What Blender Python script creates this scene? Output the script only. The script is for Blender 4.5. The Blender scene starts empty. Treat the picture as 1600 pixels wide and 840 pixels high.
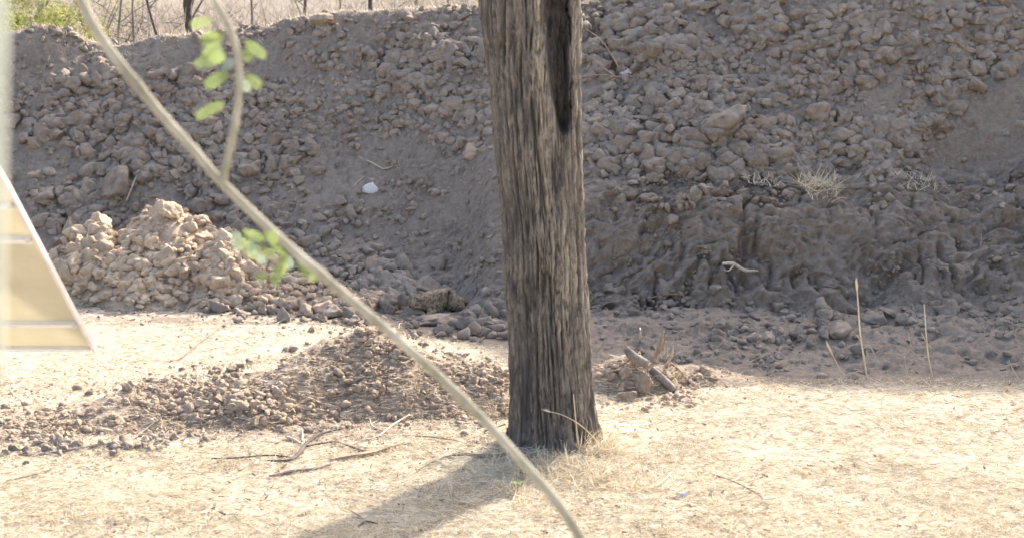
import bpy, bmesh, math, random
import numpy as np
from mathutils import Vector, Matrix

random.seed(11)
RNG = np.random.default_rng(11)
C = bpy.context.scene.collection
sc = bpy.context.scene

# ------------------------------------------------------------------ camera
F = 2200.0                      # focal length in photo pixels (photo is 1600 wide)
CAMZ = 2.8
PITCH = math.radians(8.28)
cam = bpy.data.cameras.new('camera')
cam.sensor_fit = 'HORIZONTAL'
cam.sensor_width = 36.0
cam.lens = 36.0 * F / 1600.0
cam.clip_start = 0.05
cam.clip_end = 3000
cam.dof.use_dof = True
cam.dof.focus_distance = 12.5
cam.dof.aperture_fstop = (cam.lens / 1000.0) / 0.0185
camo = bpy.data.objects.new('camera', cam)
camo.location = (0, 0, CAMZ)
camo.rotation_euler = (math.radians(90) - PITCH, 0, 0)
C.objects.link(camo)
sc.camera = camo

# ------------------------------------------------------------------ light
SUN_EL = math.radians(34)
SUN_AZ = math.radians(31)       # clockwise from +Y: behind the bank, to the right
sun_dir = Vector((math.sin(SUN_AZ) * math.cos(SUN_EL), math.cos(SUN_AZ) * math.cos(SUN_EL), math.sin(SUN_EL)))
sl = bpy.data.lights.new('sun', 'SUN')
sl.energy = 3.15
sl.angle = math.radians(0.9)
sl.color = (1.0, 0.93, 0.82)
so = bpy.data.objects.new('sun', sl)
so.rotation_euler = sun_dir.to_track_quat('Z', 'Y').to_euler()
C.objects.link(so)
w = bpy.data.worlds.new('World')
sc.world = w
w.use_nodes = True
nt = w.node_tree
sky = nt.nodes.new('ShaderNodeTexSky')
sky.sky_type = 'NISHITA'
sky.sun_disc = False
sky.sun_elevation = SUN_EL
sky.sun_rotation = SUN_AZ
sky.dust_density = 6.0
sky.air_density = 1.0
sky.ozone_density = 0.3
nt.links.new(sky.outputs[0], nt.nodes['Background'].inputs[0])
nt.nodes['Background'].inputs[1].default_value = 0.15
sc.view_settings.view_transform = 'Standard'
sc.view_settings.look = 'None'
sc.view_settings.gamma = 1.0
sc.view_settings.exposure = 1.68
sc.render.engine = 'CYCLES'
sc.cycles.max_bounces = 5

# ------------------------------------------------------------------ noise (numpy)
_perm = np.random.default_rng(5).permutation(256).astype(np.int64)
_perm = np.concatenate([_perm, _perm, _perm])
_val = np.random.default_rng(6).random(256) * 2 - 1

def _h2(ix, iy):
    return _val[_perm[_perm[ix & 255] + (iy & 255)]]

def noise2(x, y):
    ix = np.floor(x).astype(np.int64); iy = np.floor(y).astype(np.int64)
    fx = x - ix; fy = y - iy
    fx = fx * fx * (3 - 2 * fx); fy = fy * fy * (3 - 2 * fy)
    a = _h2(ix, iy); b = _h2(ix + 1, iy); c = _h2(ix, iy + 1); d = _h2(ix + 1, iy + 1)
    return (a + (b - a) * fx) * (1 - fy) + (c + (d - c) * fx) * fy

def fbm2(x, y, o=4, g=0.5):
    s = 0; a = 1; t = 0
    for k in range(o):
        s = s + a * noise2(x * 2 ** k + 17.3 * k, y * 2 ** k - 9.1 * k); t += a; a *= g
    return s / t

def _h3(ix, iy, iz):
    return _val[_perm[_perm[_perm[ix & 255] + (iy & 255)] + (iz & 255)]]

def noise3(x, y, z):
    ix = np.floor(x).astype(np.int64); iy = np.floor(y).astype(np.int64); iz = np.floor(z).astype(np.int64)
    fx = x - ix; fy = y - iy; fz = z - iz
    fx = fx * fx * (3 - 2 * fx); fy = fy * fy * (3 - 2 * fy); fz = fz * fz * (3 - 2 * fz)
    def L(k):
        a = _h3(ix, iy, iz + k); b = _h3(ix + 1, iy, iz + k); c = _h3(ix, iy + 1, iz + k); d = _h3(ix + 1, iy + 1, iz + k)
        return (a + (b - a) * fx) * (1 - fy) + (c + (d - c) * fx) * fy
    return L(0) * (1 - fz) + L(1) * fz

def fbm3(x, y, z, o=3, g=0.5):
    s = 0; a = 1; t = 0
    for k in range(o):
        s = s + a * noise3(x * 2 ** k + 3.7 * k, y * 2 ** k + 11.1 * k, z * 2 ** k - 5.3 * k); t += a; a *= g
    return s / t

def sstep(a, b, x):
    t = np.clip((x - a) / (b - a), 0, 1)
    return t * t * (3 - 2 * t)

# ------------------------------------------------------------------ picture geometry -> world
def ang(py):
    return PITCH + math.atan((py - 420) / F)      # below the horizon

def Zat(Y, py):
    return CAMZ - Y * math.tan(ang(py))

def Wp(px, py, Y):
    yc = -(py - 420) / F
    dx, dy, dz = (px - 800) / F, math.cos(PITCH) + yc * math.sin(PITCH), -math.sin(PITCH) + yc * math.cos(PITCH)
    t = Y / dy
    return Vector((dx * t, Y, CAMZ + dz * t))

# ------------------------------------------------------------------ terrain heights
def col_profile(pts):
    Y = np.array([p[0] for p in pts]); z = np.array([p[1] for p in pts])
    return Y, z

def after(rY, rz, back):
    # plateau behind the rim, then a scrubby slope going up
    return [(rY + 0.5, rz - 0.02), (rY + 2.5, rz - 0.5), (rY + 5, rz - 0.6), (34, back), (50, back + 1.2), (75, back + 4.5), (120, back + 11), (300, back + 25), (900, back + 25)]

def P(*a): return [(y, Zat(y, q)) for y, q in a]
cols = {
    -700: [(1, 0), (17.2, 0)] + [(17.8, .12)] + [(21.0, 3.3)] + after(21.0, 3.3, 3.1),
    0:    [(1, 0), (17.2, 0)] + [(17.8, .10), (19.3, 1.5)] + P((21.0, 55)) + after(21.0, 3.2, 3.1),
    90:   [(1, 0), (17.2, 0)] + [(17.8, .10), (19.3, 1.5)] + P((21.0, 46)) + after(21.0, 3.3, 3.1),
    180:  [(1, 0), (17.2, 0)] + [(17.8, .10), (19.3, 1.45)] + P((21.0, 66)) + after(21.0, 3.1, 3.1),
    280:  [(1, 0), (17.0, 0)] + [(17.6, .08), (19.2, 1.5)] + P((21.0, 54)) + after(21.0, 3.2, 3.1),
    400:  [(1, 0), (16.6, 0)] + [(17.3, .1), (19.0, 1.5)] + P((20.9, 44)) + after(20.9, 3.3, 3.1),
    500:  [(1, 0), (15.6, 0)] + [(16.8, .12)] + P((17.9, 370), (18.9, 250), (20.9, 26)) + after(20.9, 3.5, 3.2),
    600:  [(1, 0), (15.0, 0)] + [(16.6, .05)] + P((17.7, 385), (18.7, 270), (20.8, 22)) + after(20.8, 3.5, 3.3),
    700:  [(1, 0), (14.4, 0)] + [(16.5, .04)] + P((17.3, 385), (18.2, 275), (20.7, 16)) + after(20.7, 3.6, 3.4),
    790:  [(1, 0), (14.0, 0)] + [(15.9, .03)] + P((16.4, 400), (17.2, 300), (20.6, 6)) + after(20.6, 3.7, 3.6),
    930:  [(1, 0), (12.9, 0), (13.4, -.06)] + P((15.6, 478), (15.95, 400), (16.3, 315), (16.9, 285), (20.7, -25)) + after(20.7, 3.9, 3.8),
    1100: [(1, 0), (12.5, 0), (12.9, -.12)] + P((15.2, 484), (15.42, 430), (15.98, 305), (16.5, 282), (20.3, -130)) + after(20.3, 4.8, 4.5),
    1300: [(1, 0), (12.4, 0), (12.8, -.12)] + P((15.1, 484), (15.38, 430), (15.98, 310), (16.5, 285), (20.2, -230)) + after(20.2, 5.8, 5.6),
    1480: [(1, 0), (12.4, 0), (12.8, -.12)] + P((15.0, 484), (15.4, 420), (16.05, 320), (16.7, 270), (20.0, -280)) + after(20.0, 6.2, 6.0),
    1700: [(1, 0), (12.4, 0), (12.8, -.12)] + P((14.6, 490), (15.3, 400), (16.0, 280), (16.7, 200), (19.8, -300)) + after(19.8, 6.4, 6.2),
    2600: [(1, 0), (12.4, 0), (12.8, -.12), (15, .4), (19.8, 6.4)] + after(19.8, 6.4, 6.2),
}
colx = np.array(sorted(cols)); 
YG = np.concatenate([np.arange(0, 40, 0.02), np.arange(40, 901, 1.0)])
colz = np.stack([np.interp(YG, *col_profile(cols[c])) for c in sorted(cols)])
# soften the profile corners a little (0.16 m box)
n40 = int(40 / 0.02)
ker = np.ones(13) / 13
for i in range(len(colz)):
    seg = np.pad(colz[i, :n40], 6, mode='edge')
    colz[i, :n40] = np.convolve(seg, ker, 'valid')

def base_raw(u, Y):
    j = np.clip(np.searchsorted(colx, u) - 1, 0, len(colx) - 2)
    t = np.clip((u - colx[j]) / (colx[j + 1] - colx[j]), 0, 1); t = t * t * (3 - 2 * t)
    yi = np.where(Y < 40, Y / 0.02, n40 + (Y - 40))
    yi = np.clip(yi, 0, len(YG) - 1.001); k = yi.astype(int); f = yi - k
    a = colz[j, k] * (1 - f) + colz[j, k + 1] * f
    b = colz[j + 1, k] * (1 - f) + colz[j + 1, k + 1] * f
    return a * (1 - t) + b * t

def footY(u):
    return np.interp(u, [-700, 0, 280, 400, 500, 600, 700, 790, 930, 1100, 1300, 1700, 2600], [17.3, 17.3, 17.1, 16.6, 15.6, 15.0, 14.4, 14.0, 13.0, 12.55, 12.45, 12.45, 12.45])

def rimY(u):
    return np.interp(u, [-700, 280, 500, 790, 930, 1100, 1300, 1480, 1700, 2600], [21.0, 21.0, 20.9, 20.6, 20.6, 20.3, 20.2, 20.0, 19.8, 19.8])

def base_h(x, Y):
    u = 800 + x / np.maximum(Y, .3) * F * 0.985
    fy = footY(u)
    bank = sstep(fy - .2, fy + 1.2, Y) * (1 - sstep(24, 30, Y))
    right = sstep(860, 960, u)
    scarp = right * sstep(14.6, 15.4, Y) * (1 - sstep(16.6, 17.4, Y))
    wy = bank * (0.16 * fbm2(x * 1.1, Y * 1.1, 3)) + scarp * (0.22 * fbm2(x * .9 + 7, Y * 0.8, 2, .5)) + .12 * right * scarp * fbm2(x * 3.1, Y * 9, 2)
    z = base_raw(u, Y + wy)
    z = z + bank * 0.10 * fbm2(x * .9 + 4, Y * .9, 3)
    z = z + bank * (0.035 * fbm2(x * 4.2, Y * 4.2, 4, .6))
    z = z + right * sstep(12.8, 13.4, Y) * (1 - sstep(15.2, 15.8, Y)) * .10 * fbm2(x * 2.2, Y * 3.2, 4, .6)
    # wallow of loose soil high on the right
    z = z + (1 - bank) * (1 - sstep(30, 40, Y)) * (0.024 * fbm2(x * 1.6, Y * 1.6, 3) + 0.006 * fbm2(x * 9, Y * 9, 2))
    z = z + sstep(30, 60, Y) * 0.5 * fbm2(x * .12, Y * .12, 3)
    # soil raised round the foot of the tree
    d = np.hypot(x - 0.30, (Y - 10.0) * .9)
    z = z + 0.10 * (1 - sstep(.15, 1.0, d))
    return z

def rough3(x, y, z):
    """crumbly relief of bare earth: vertices of the bank are pushed out along this (y, z) shift"""
    u = 800 + x / np.maximum(y, .3) * F * 0.985
    bank = sstep(footY(u), footY(u) + .8, y) * (1 - sstep(rimY(u) + .2, rimY(u) + .9, y))
    sc_ = sstep(860, 960, u) * sstep(15.0, 15.3, y) * (1 - sstep(16.3, 16.9, y))
    n1 = fbm3(x * 1.7, y * 1.7, z * 2.2, 2)
    bl = 1 - np.abs(fbm3(x * 4.5 + 3, y * 4.5, z * 5.5, 3, .6)) * 2.6           # knobbly lumps
    cr = np.clip(1 - np.abs(fbm3(x * 2.3 + 40, y * 2.3, z * 1.6, 3, .55)) * 9, 0, 1)   # cracks
    fine = fbm3(x * 17, y * 17, z * 17, 3, .65)
    bl2 = 1 - np.abs(fbm3(x * 11 + 9, y * 11, z * 12, 2, .6)) * 2.6
    vc = np.clip(1 - np.abs(fbm3(x * 3.4 + 60, y * 1.2, z * .9, 3, .6)) * 11, 0, 1) * sstep(-.1, .2, noise3(x * .8, y, z * 1.5))
    d = sc_ * (.17 * n1 + .020 * bl + .018 * bl2 - .07 * cr - .14 * vc) + bank * (.028 * bl + .018 * bl2 + .030 * fine) + sc_ * .015 * fine
    return -d * .9, d * .45

def lobe(x, y, cx, cy, rx, ry, h, rot=0.0, p=1.0):
    c, s = math.cos(rot), math.sin(rot)
    X = (x - cx) * c + (y - cy) * s; Y = -(x - cx) * s + (y - cy) * c
    d = np.hypot(X / rx, Y / ry)
    return h * np.clip(1 - d, -.2, 1) * (1.0 + .35 * np.clip(d, 0, 1)) if p == 1 else h * np.clip(1 - d ** p, -.2, 1)

def pile_h(x, y):
    n = 0.22 * fbm2(x * 1.6 + 9, y * 1.6, 3)
    xx = x + n; yy = y + 0.2 * fbm2(x * 1.8, y * 1.8 + 40, 2)
    h = lobe(xx, yy, -4.25, 17.5, 1.45, 1.6, 1.10, p=1.2)
    h = np.maximum(h, lobe(xx, yy, -5.15, 17.4, .95, 1.25, .80, p=1.4))
    h = np.maximum(h, lobe(xx, yy, -3.4, 17.0, .8, 1.2, .66, p=1.5))
    h = np.maximum(h, lobe(xx, yy, -2.75, 16.7, .7, .8, .26, p=1.5))
    h = np.maximum(h, lobe(xx, yy, -2.1, 16.3, .7, .6, .14, p=1.5))
    h = h - np.clip(base_h(x, y), 0, 9)
    return h + np.where(h > 0, 0.06 * fbm2(x * 4, y * 4, 3, .6), 0)

_mx = [(-80, 665, 10.7), (0, 652, 10.8), (120, 638, 10.95), (200, 604, 11.2), (330, 588, 11.4), (430, 572, 11.5), (500, 532, 11.8), (555, 512, 11.9), (620, 522, 11.9), (690, 552, 11.8), (780, 572, 11.7), (830, 600, 11.6)]
_mX = np.array([Wp(a, b, c).x for a, b, c in _mx]); _mZ = np.array([Zat(c, b) for a, b, c in _mx]); _mY = np.array([c for a, b, c in _mx])
_mZ[:3] = [.02, .06, .09]
def mound_h(x, y):
    cy = np.interp(x, _mX, _mY) + .08 * fbm2(x * 2, x * 0 + 3, 2)
    h = np.interp(x, _mX, _mZ, left=-.1, right=-.1)
    h = h * (1 + .15 * fbm2(x * 3, x * 0 + 8, 2))
    front = .55 + 1.0 * np.clip(h, 0, .6); back = .35 + .75 * np.clip(h, 0, .6)
    d = np.where(y < cy, (cy - y) / front, (y - cy) / back)
    k = np.clip(1 - d ** 1.35, -.6, 1)
    g = np.where(h > 0, np.where(k > 0, h * k, .25 * k), -.3)
    return g + np.where(g > 0, 0.03 * fbm2(x * 6, y * 6, 3), 0)

def heap_h(x, y):
    h = lobe(x + .1 * fbm2(x * 4, y * 4, 2), y, 1.02, 12.15, .50, .42, .28, p=1.6)
    h = np.maximum(h, lobe(x, y, 1.55, 12.35, .75, .35, .13, p=1.6))
    return h + np.where(h > 0, 0.02 * fbm2(x * 8, y * 8, 2), 0)

def total_h(x, y):
    b = base_h(x, y)
    return b + np.maximum(0, np.maximum(pile_h(x, y), np.maximum(mound_h(x, y), heap_h(x, y))))

# cached height grid for fast ray hits
GX0, GY0, GS = -16.0, 7.0, 0.04
gx = np.arange(GX0, 16.01, GS); gy = np.arange(GY0, 26, GS)
GXX, GYY = np.meshgrid(gx, gy)
GH = total_h(GXX, GYY)
def hfast(x, y):
    x = np.nan_to_num(x); y = np.nan_to_num(y)
    i = np.clip((x - GX0) / GS, 0, len(gx) - 1.001); j = np.clip((y - GY0) / GS, 0, len(gy) - 1.001)
    a = i.astype(int); b = j.astype(int); fa = i - a; fb = j - b
    return (GH[b, a] * (1 - fa) + GH[b, a + 1] * fa) * (1 - fb) + (GH[b + 1, a] * (1 - fa) + GH[b + 1, a + 1] * fa) * fb

def hits(px, py):
    """first point of the ground seen at each pixel of the photograph"""
    px = np.asarray(px, float); py = np.asarray(py, float)
    yc = -(py - 420) / F
    dx = (px - 800) / F; dy = math.cos(PITCH) + yc * math.sin(PITCH); dz = -math.sin(PITCH) + yc * math.cos(PITCH)
    Y = np.full(px.shape, 7.2); done = np.zeros(px.shape, bool); out = np.full(px.shape, np.nan)
    step = 0.03
    while Y[0] < 23.5:
        t = Y / dy
        z = CAMZ + dz * t
        hit = (~done) & (z <= hfast(dx * t, Y))
        out[hit] = Y[hit]; done |= hit
        Y = Y + step
    Yh = out - step * .5
    X = dx * Yh / dy
    Z = hfast(X, Yh); Z[np.isnan(Yh)] = np.nan
    return X, Yh, Z

def G(px, py, lift=0.0):
    X, Y, Z = hits([px, px], [py, py])
    if np.isnan(Y[0]):
        return Wp(px, py, 21.4)
    return Vector((X[0], Y[0], Z[0] + lift))

# ------------------------------------------------------------------ object helpers
def mesh_np(name, V, Fc, mat, parent=None, smooth=False, n=None, attrs=None):
    V = np.asarray(V, np.float32); Fc = np.asarray(Fc, np.int32)
    me = bpy.data.meshes.new(name)
    k = Fc.shape[1]
    me.vertices.add(len(V)); me.vertices.foreach_set('co', V.ravel())
    me.loops.add(Fc.size); me.loops.foreach_set('vertex_index', Fc.ravel())
    me.polygons.add(len(Fc)); me.polygons.foreach_set('loop_start', np.arange(0, Fc.size, k, dtype=np.int32))
    me.polygons.foreach_set('loop_total', np.full(len(Fc), k, np.int32))
    me.update(calc_edges=True)
    me.polygons.foreach_set('use_smooth', np.full(len(Fc), smooth, bool))
    if attrs:
        for an, (kind, arr) in attrs.items():
            a = me.attributes.new(an, kind, 'POINT')
            a.data.foreach_set('color' if kind == 'FLOAT_COLOR' else 'value', np.asarray(arr, np.float32).ravel())
    me.materials.append(mat)
    o = bpy.data.objects.new(name, me); C.objects.link(o)
    if parent: o.parent = parent
    return o

def tag(o, label=None, cat=None, group=None, kind=None):
    if label: o['label'] = label
    if cat: o['category'] = cat
    if group: o['group'] = group
    if kind: o['kind'] = kind
    return o

def thing(name, loc, label, cat, group=None):
    o = bpy.data.objects.new(name, None); C.objects.link(o)
    o.location = loc; o.empty_display_size = .1
    return tag(o, label, cat, group)

class MB:
    """collects tubes, boxes and blades; builds ONE mesh"""
    def __init__(s): s.v = []; s.f = []; s.n = 0
    def add(s, V, Fc):
        s.v.extend([tuple(v) for v in V]); s.f.extend([tuple(i + s.n for i in f) for f in Fc]); s.n += len(V)
    def tube(s, pts, rad, seg=7, caps=True, jit=0.0):
        pts = [Vector(p) for p in pts]
        if not hasattr(rad, '__len__'): rad = [rad] * len(pts)
        V = []; Fc = []
        ref = None
        for i, p in enumerate(pts):
            d = (pts[min(i + 1, len(pts) - 1)] - pts[max(i - 1, 0)])
            d = d.normalized() if d.length > 1e-9 else Vector((0, 0, 1))
            if ref is None: ref = d.orthogonal().normalized()
            a = (ref - d * ref.dot(d)); a = a.normalized() if a.length > 1e-6 else d.orthogonal().normalized()
            ref = a; b = d.cross(a)
            for k in range(seg):
                t = 2 * math.pi * k / seg
                r = rad[i] * (1 + jit * random.uniform(-1, 1))
                V.append(p + (a * math.cos(t) + b * math.sin(t)) * r)
        for i in range(len(pts) - 1):
            for k in range(seg):
                Fc.append((i * seg + k, i * seg + (k + 1) % seg, (i + 1) * seg + (k + 1) % seg, (i + 1) * seg + k))
        if caps:
            Fc.append(tuple(range(seg))[::-1]); Fc.append(tuple(range((len(pts) - 1) * seg, len(pts) * seg)))
        s.add(V, Fc)
    def box(s, o, ex, ey, ez):
        """box with corner o and three edge vectors"""
        o, ex, ey, ez = Vector(o), Vector(ex), Vector(ey), Vector(ez)
        V = [o, o + ex, o + ex + ey, o + ey, o + ez, o + ex + ez, o + ex + ey + ez, o + ey + ez]
        s.add(V, [(0, 3, 2, 1), (4, 5, 6, 7), (0, 1, 5, 4), (1, 2, 6, 5), (2, 3, 7, 6), (3, 0, 4, 7)])
    def build(s, name, mat, parent=None, smooth=False, origin=(0, 0, 0)):
        o0 = Vector(origin)
        me = bpy.data.meshes.new(name)
        me.from_pydata([tuple(Vector(v) - o0) for v in s.v], [], s.f); me.validate(); me.update()
        me.polygons.foreach_set('use_smooth', [smooth] * len(me.polygons))
        me.materials.append(mat)
        o = bpy.data.objects.new(name, me); C.objects.link(o)
        if parent: o.parent = parent
        else: o.location = o0
        return o

def smoothline(pts, k=4):
    """Catmull-Rom through the points"""
    pts = [Vector(p) for p in pts]; out = []
    for i in range(len(pts) - 1):
        p0 = pts[max(i - 1, 0)]; p1 = pts[i]; p2 = pts[i + 1]; p3 = pts[min(i + 2, len(pts) - 1)]
        for j in range(k):
            t = j / k
            out.append(.5 * ((2 * p1) + (p2 - p0) * t + (2 * p0 - 5 * p1 + 4 * p2 - p3) * t * t + (3 * p1 - p0 - 3 * p2 + p3) * t ** 3))
    out.append(pts[-1]); return out

# ------------------------------------------------------------------ materials
def new_mat(name, rough=.95):
    m = bpy.data.materials.new(name); m.use_nodes = True
    t = m.node_tree; b = t.nodes['Principled BSDF']; b.inputs['Roughness'].default_value = rough
    b.inputs['Specular IOR Level'].default_value = .2
    return m, t, b

def N(t, ty, **kw):
    n = t.nodes.new(ty)
    for k, v in kw.items():
        if k in n.inputs: n.inputs[k].default_value = v
        else: setattr(n, k, v)
    return n

def mixc(t, fac, a, b, blend='MIX'):
    n = t.nodes.new('ShaderNodeMix'); n.data_type = 'RGBA'; n.blend_type = blend
    for i, s in ((0, fac), (6, a), (7, b)):
        if isinstance(s, bpy.types.NodeSocket): t.links.new(s, n.inputs[i])
        else: n.inputs[i].default_value = s if i == 0 else (*s, 1)
    return n.outputs[2]

def noise(t, scale, detail=4, rough=.6, coord=None, dist=0):
    n = N(t, 'ShaderNodeTexNoise', Scale=scale, Detail=detail, Roughness=rough, Distortion=dist)
    if coord is not None: t.links.new(coord, n.inputs['Vector'])
    return n.outputs['Fac']

def ramp(t, fac, lo, hi):
    n = N(t, 'ShaderNodeMapRange'); n.inputs['From Min'].default_value = lo; n.inputs['From Max'].default_value = hi
    t.links.new(fac, n.inputs['Value']); return n.outputs['Result']

def bump(t, h, strength, dist, b, normal=None):
    n = N(t, 'ShaderNodeBump', Strength=strength, Distance=dist); t.links.new(h, n.inputs['Height'])
    if normal: t.links.new(normal, n.inputs['Normal'])
    t.links.new(n.outputs[0], b.inputs['Normal']); return n.outputs[0]

def soil_mat(name, dark, mid, light, bs=1.0, vary=0.0):
    m, t, b = new_mat(name, 1.0)
    g = t.nodes.new('ShaderNodeNewGeometry').outputs['Position']
    n1 = noise(t, 1.3, 5, .6, g); n2 = noise(t, 16, 5, .7, g); n3 = noise(t, 70, 3, .7, g)
    c = mixc(t, ramp(t, n1, .35, .68), dark, mid)
    c = mixc(t, ramp(t, n2, .42, .72), c, light)
    c = mixc(t, ramp(t, n3, .58, .78), c, tuple(min(1, 1.15 * v) for v in light))
    t.links.new(c, b.inputs['Base Color'])
    oi = t.nodes.new('ShaderNodeObjectInfo').outputs['Random']; av = N(t, 'ShaderNodeAttribute', attribute_name='vary').outputs['Fac']
    sm = N(t, 'ShaderNodeMath', operation='ADD'); t.links.new(oi, sm.inputs[0]); t.links.new(av, sm.inputs[1])
    fr = N(t, 'ShaderNodeMath', operation='FRACT'); t.links.new(sm.outputs[0], fr.inputs[0])
    mr = N(t, 'ShaderNodeMapRange'); mr.inputs['To Min'].default_value = 1 - vary; mr.inputs['To Max'].default_value = 1 + vary; t.links.new(fr.outputs[0], mr.inputs['Value'])
    vm = N(t, 'ShaderNodeVectorMath', operation='SCALE'); t.links.new(c, vm.inputs[0]); t.links.new(mr.outputs[0], vm.inputs['Scale'])
    t.links.new(vm.outputs[0], b.inputs['Base Color'])
    k = bump(t, n2, .7 * bs, .03, b)
    bump(t, n3, .8 * bs, .012, b, k)
    return m
M = {}
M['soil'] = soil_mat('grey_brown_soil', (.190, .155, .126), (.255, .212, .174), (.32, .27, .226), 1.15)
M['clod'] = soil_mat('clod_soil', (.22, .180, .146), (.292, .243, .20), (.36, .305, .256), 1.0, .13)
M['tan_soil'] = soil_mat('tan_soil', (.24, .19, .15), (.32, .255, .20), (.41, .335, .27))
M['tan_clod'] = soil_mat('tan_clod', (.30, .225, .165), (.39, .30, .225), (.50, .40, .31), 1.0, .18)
M['pile_soil'] = soil_mat('pale_pile_soil', (.38, .285, .205), (.48, .37, .27), (.58, .465, .35))  # pile soil and clods paler and warmer, sunlight put into the colour
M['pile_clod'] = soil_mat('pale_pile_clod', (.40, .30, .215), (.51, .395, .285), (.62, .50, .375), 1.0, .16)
M['litter'] = soil_mat('leaf_litter', (.14, .118, .102), (.20, .17, .148), (.27, .235, .20))

# straw ground: soil seen through pale dry thatch, mask on the mesh
m, t, b = new_mat('dry_grass_ground', 1.0)
g = t.nodes.new('ShaderNodeNewGeometry').outputs['Position']
mp = N(t, 'ShaderNodeMapping'); mp.inputs['Scale'].default_value = (1, 2.6, 1); mp.inputs['Rotation'].default_value = (0, 0, .3); t.links.new(g, mp.inputs[0])
n1 = noise(t, 1.1, 5, .65, g); n2 = noise(t, 26, 5, .75, mp.outputs[0], .6); n3 = noise(t, 90, 4, .8, mp.outputs[0], 1.0)
n4 = noise(t, 5, 5, .7, mp.outputs[0])
c = mixc(t, ramp(t, n1, .35, .65), (.44, .38, .285), (.59, .53, .43))
n5 = noise(t, 2.6, 6, .7, g)
c = mixc(t, ramp(t, n5, .50, .66), c, (.40, .335, .245))
c = mixc(t, ramp(t, n2, .5, .75), c, (.38, .31, .23))
c = mixc(t, ramp(t, n3, .5, .7), c, (.72, .68, .60))
c = mixc(t, ramp(t, n4, .52, .75), c, (.36, .305, .25))
at = N(t, 'ShaderNodeAttribute', attribute_name='bare').outputs['Fac']
ns = noise(t, 9, 5, .7, g)
ad = N(t, 'ShaderNodeMath', operation='ADD'); t.links.new(at, ad.inputs[0]); t.links.new(ramp(t, ns, .3, .7), ad.inputs[1])
bare = ramp(t, ad.outputs[0], .68, 1.1)
c = mixc(t, bare, c, (.27, .215, .17))
t.links.new(c, b.inputs['Base Color'])
k = bump(t, n2, .6, .02, b); bump(t, n3, .8, .008, b, k)
M['thatch'] = m

def attr_mat(name, rough=.8, trans=0.0):
    m, t, b = new_mat(name, rough)
    a = N(t, 'ShaderNodeAttribute', attribute_name='tint')
    t.links.new(a.outputs['Color'], b.inputs['Base Color'])
    if trans:
        tr = t.nodes.new('ShaderNodeBsdfTranslucent'); t.links.new(a.outputs['Color'], tr.inputs['Color'])
        mx = t.nodes.new('ShaderNodeMixShader'); mx.inputs[0].default_value = trans
        t.links.new(b.outputs[0], mx.inputs[1]); t.links.new(tr.outputs[0], mx.inputs[2])
        t.links.new(mx.outputs[0], t.nodes['Material Output'].inputs['Surface'])
    return m
M['straw'] = attr_mat('straw_blades', .85, .25)
M['leafmass'] = attr_mat('leaf_blades', .7, .35)

def wood_mat(name, a, c2, sc_=30, bs=.5, streak=(1, 1, .12)):
    m, t, b = new_mat(name, .9)
    tc = t.nodes.new('ShaderNodeTexCoord').outputs['Object']
    mp = N(t, 'ShaderNodeMapping'); mp.inputs['Scale'].default_value = streak; t.links.new(tc, mp.inputs[0])
    n = noise(t, sc_, 5, .7, mp.outputs[0]); n2 = noise(t, 6, 3, .5, tc)
    c = mixc(t, ramp(t, n, .35, .65), a, c2); c = mixc(t, ramp(t, n2, .45, .8), c, tuple(v * .75 for v in a))
    t.links.new(c, b.inputs['Base Color']); bump(t, n, bs, .004, b)
    return m
M['grey_wood'] = wood_mat('weathered_grey_wood', (.16, .135, .115), (.33, .29, .25))
M['pale_wood'] = wood_mat('pale_dry_wood', (.42, .35, .28), (.62, .55, .46))
M['brown_wood'] = wood_mat('brown_dry_wood', (.24, .17, .12), (.42, .32, .24))
M['dark_wood'] = wood_mat('dark_bare_wood', (.07, .06, .055), (.15, .13, .12))
M['branch'] = wood_mat('live_branch_bark', (.27, .25, .18), (.54, .50, .42), 7, .4, (1, 1, .6))
M['stalk'] = wood_mat('dry_grass_stalk', (.60, .48, .32), (.74, .64, .46), 40, .1)
M['redtwig'] = wood_mat('dry_rusty_twig', (.34, .23, .17), (.50, .38, .30), 40, .1)

m, t, b = new_mat('pale_stone', .8)
tc = t.nodes.new('ShaderNodeTexCoord').outputs['Object']
n = noise(t, 9, 5, .6, tc); c = mixc(t, ramp(t, n, .4, .7), (.52, .50, .50), (.74, .73, .72)); t.links.new(c, b.inputs['Base Color']); bump(t, n, .5, .02, b)
M['white_stone'] = m

# ------------------------------------------------------------------ terrain meshes
uF = np.linspace(-120, 1720, 500)
U = np.concatenate([np.linspace(-9000, -1400, 16)[:-1], np.linspace(-1400, -120, 60)[:-1], uF, np.linspace(1720, 3000, 60)[1:], np.linspace(3000, 10600, 16)[1:]])
Yr = np.concatenate([np.linspace(.6, 7.4, 30)[:-1], np.linspace(7.4, 12.2, 80)[:-1], np.linspace(12.2, 15.0, 70)[:-1], np.linspace(15.0, 15.25, 12)[:-1], np.linspace(15.25, 16.5, 190)[:-1], np.linspace(16.5, 17.6, 70)[:-1], np.linspace(17.6, 22.6, 130)[:-1], np.linspace(22.6, 34, 18)[:-1], np.geomspace(34, 880, 30)])
UU, YY = np.meshgrid(U, Yr)
XX = (UU - 800) / (F * .985) * YY
HH = base_h(XX, YY)
nr, nc = HH.shape
idx = np.arange(nr * nc).reshape(nr, nc)
quads = np.stack([idx[:-1, :-1], idx[:-1, 1:], idx[1:, 1:], idx[1:, :-1]], -1).reshape(-1, 4)
fc = YY[:-1, :-1].ravel(); fu = UU[:-1, :-1].ravel()
fy = footY(fu) + .1; ry = rimY(fu) + .35
dY, dZ = rough3(XX.ravel(), YY.ravel(), HH.ravel())
VV = np.stack([XX.ravel(), YY.ravel() + dY, HH.ravel() + dZ], -1)
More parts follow.
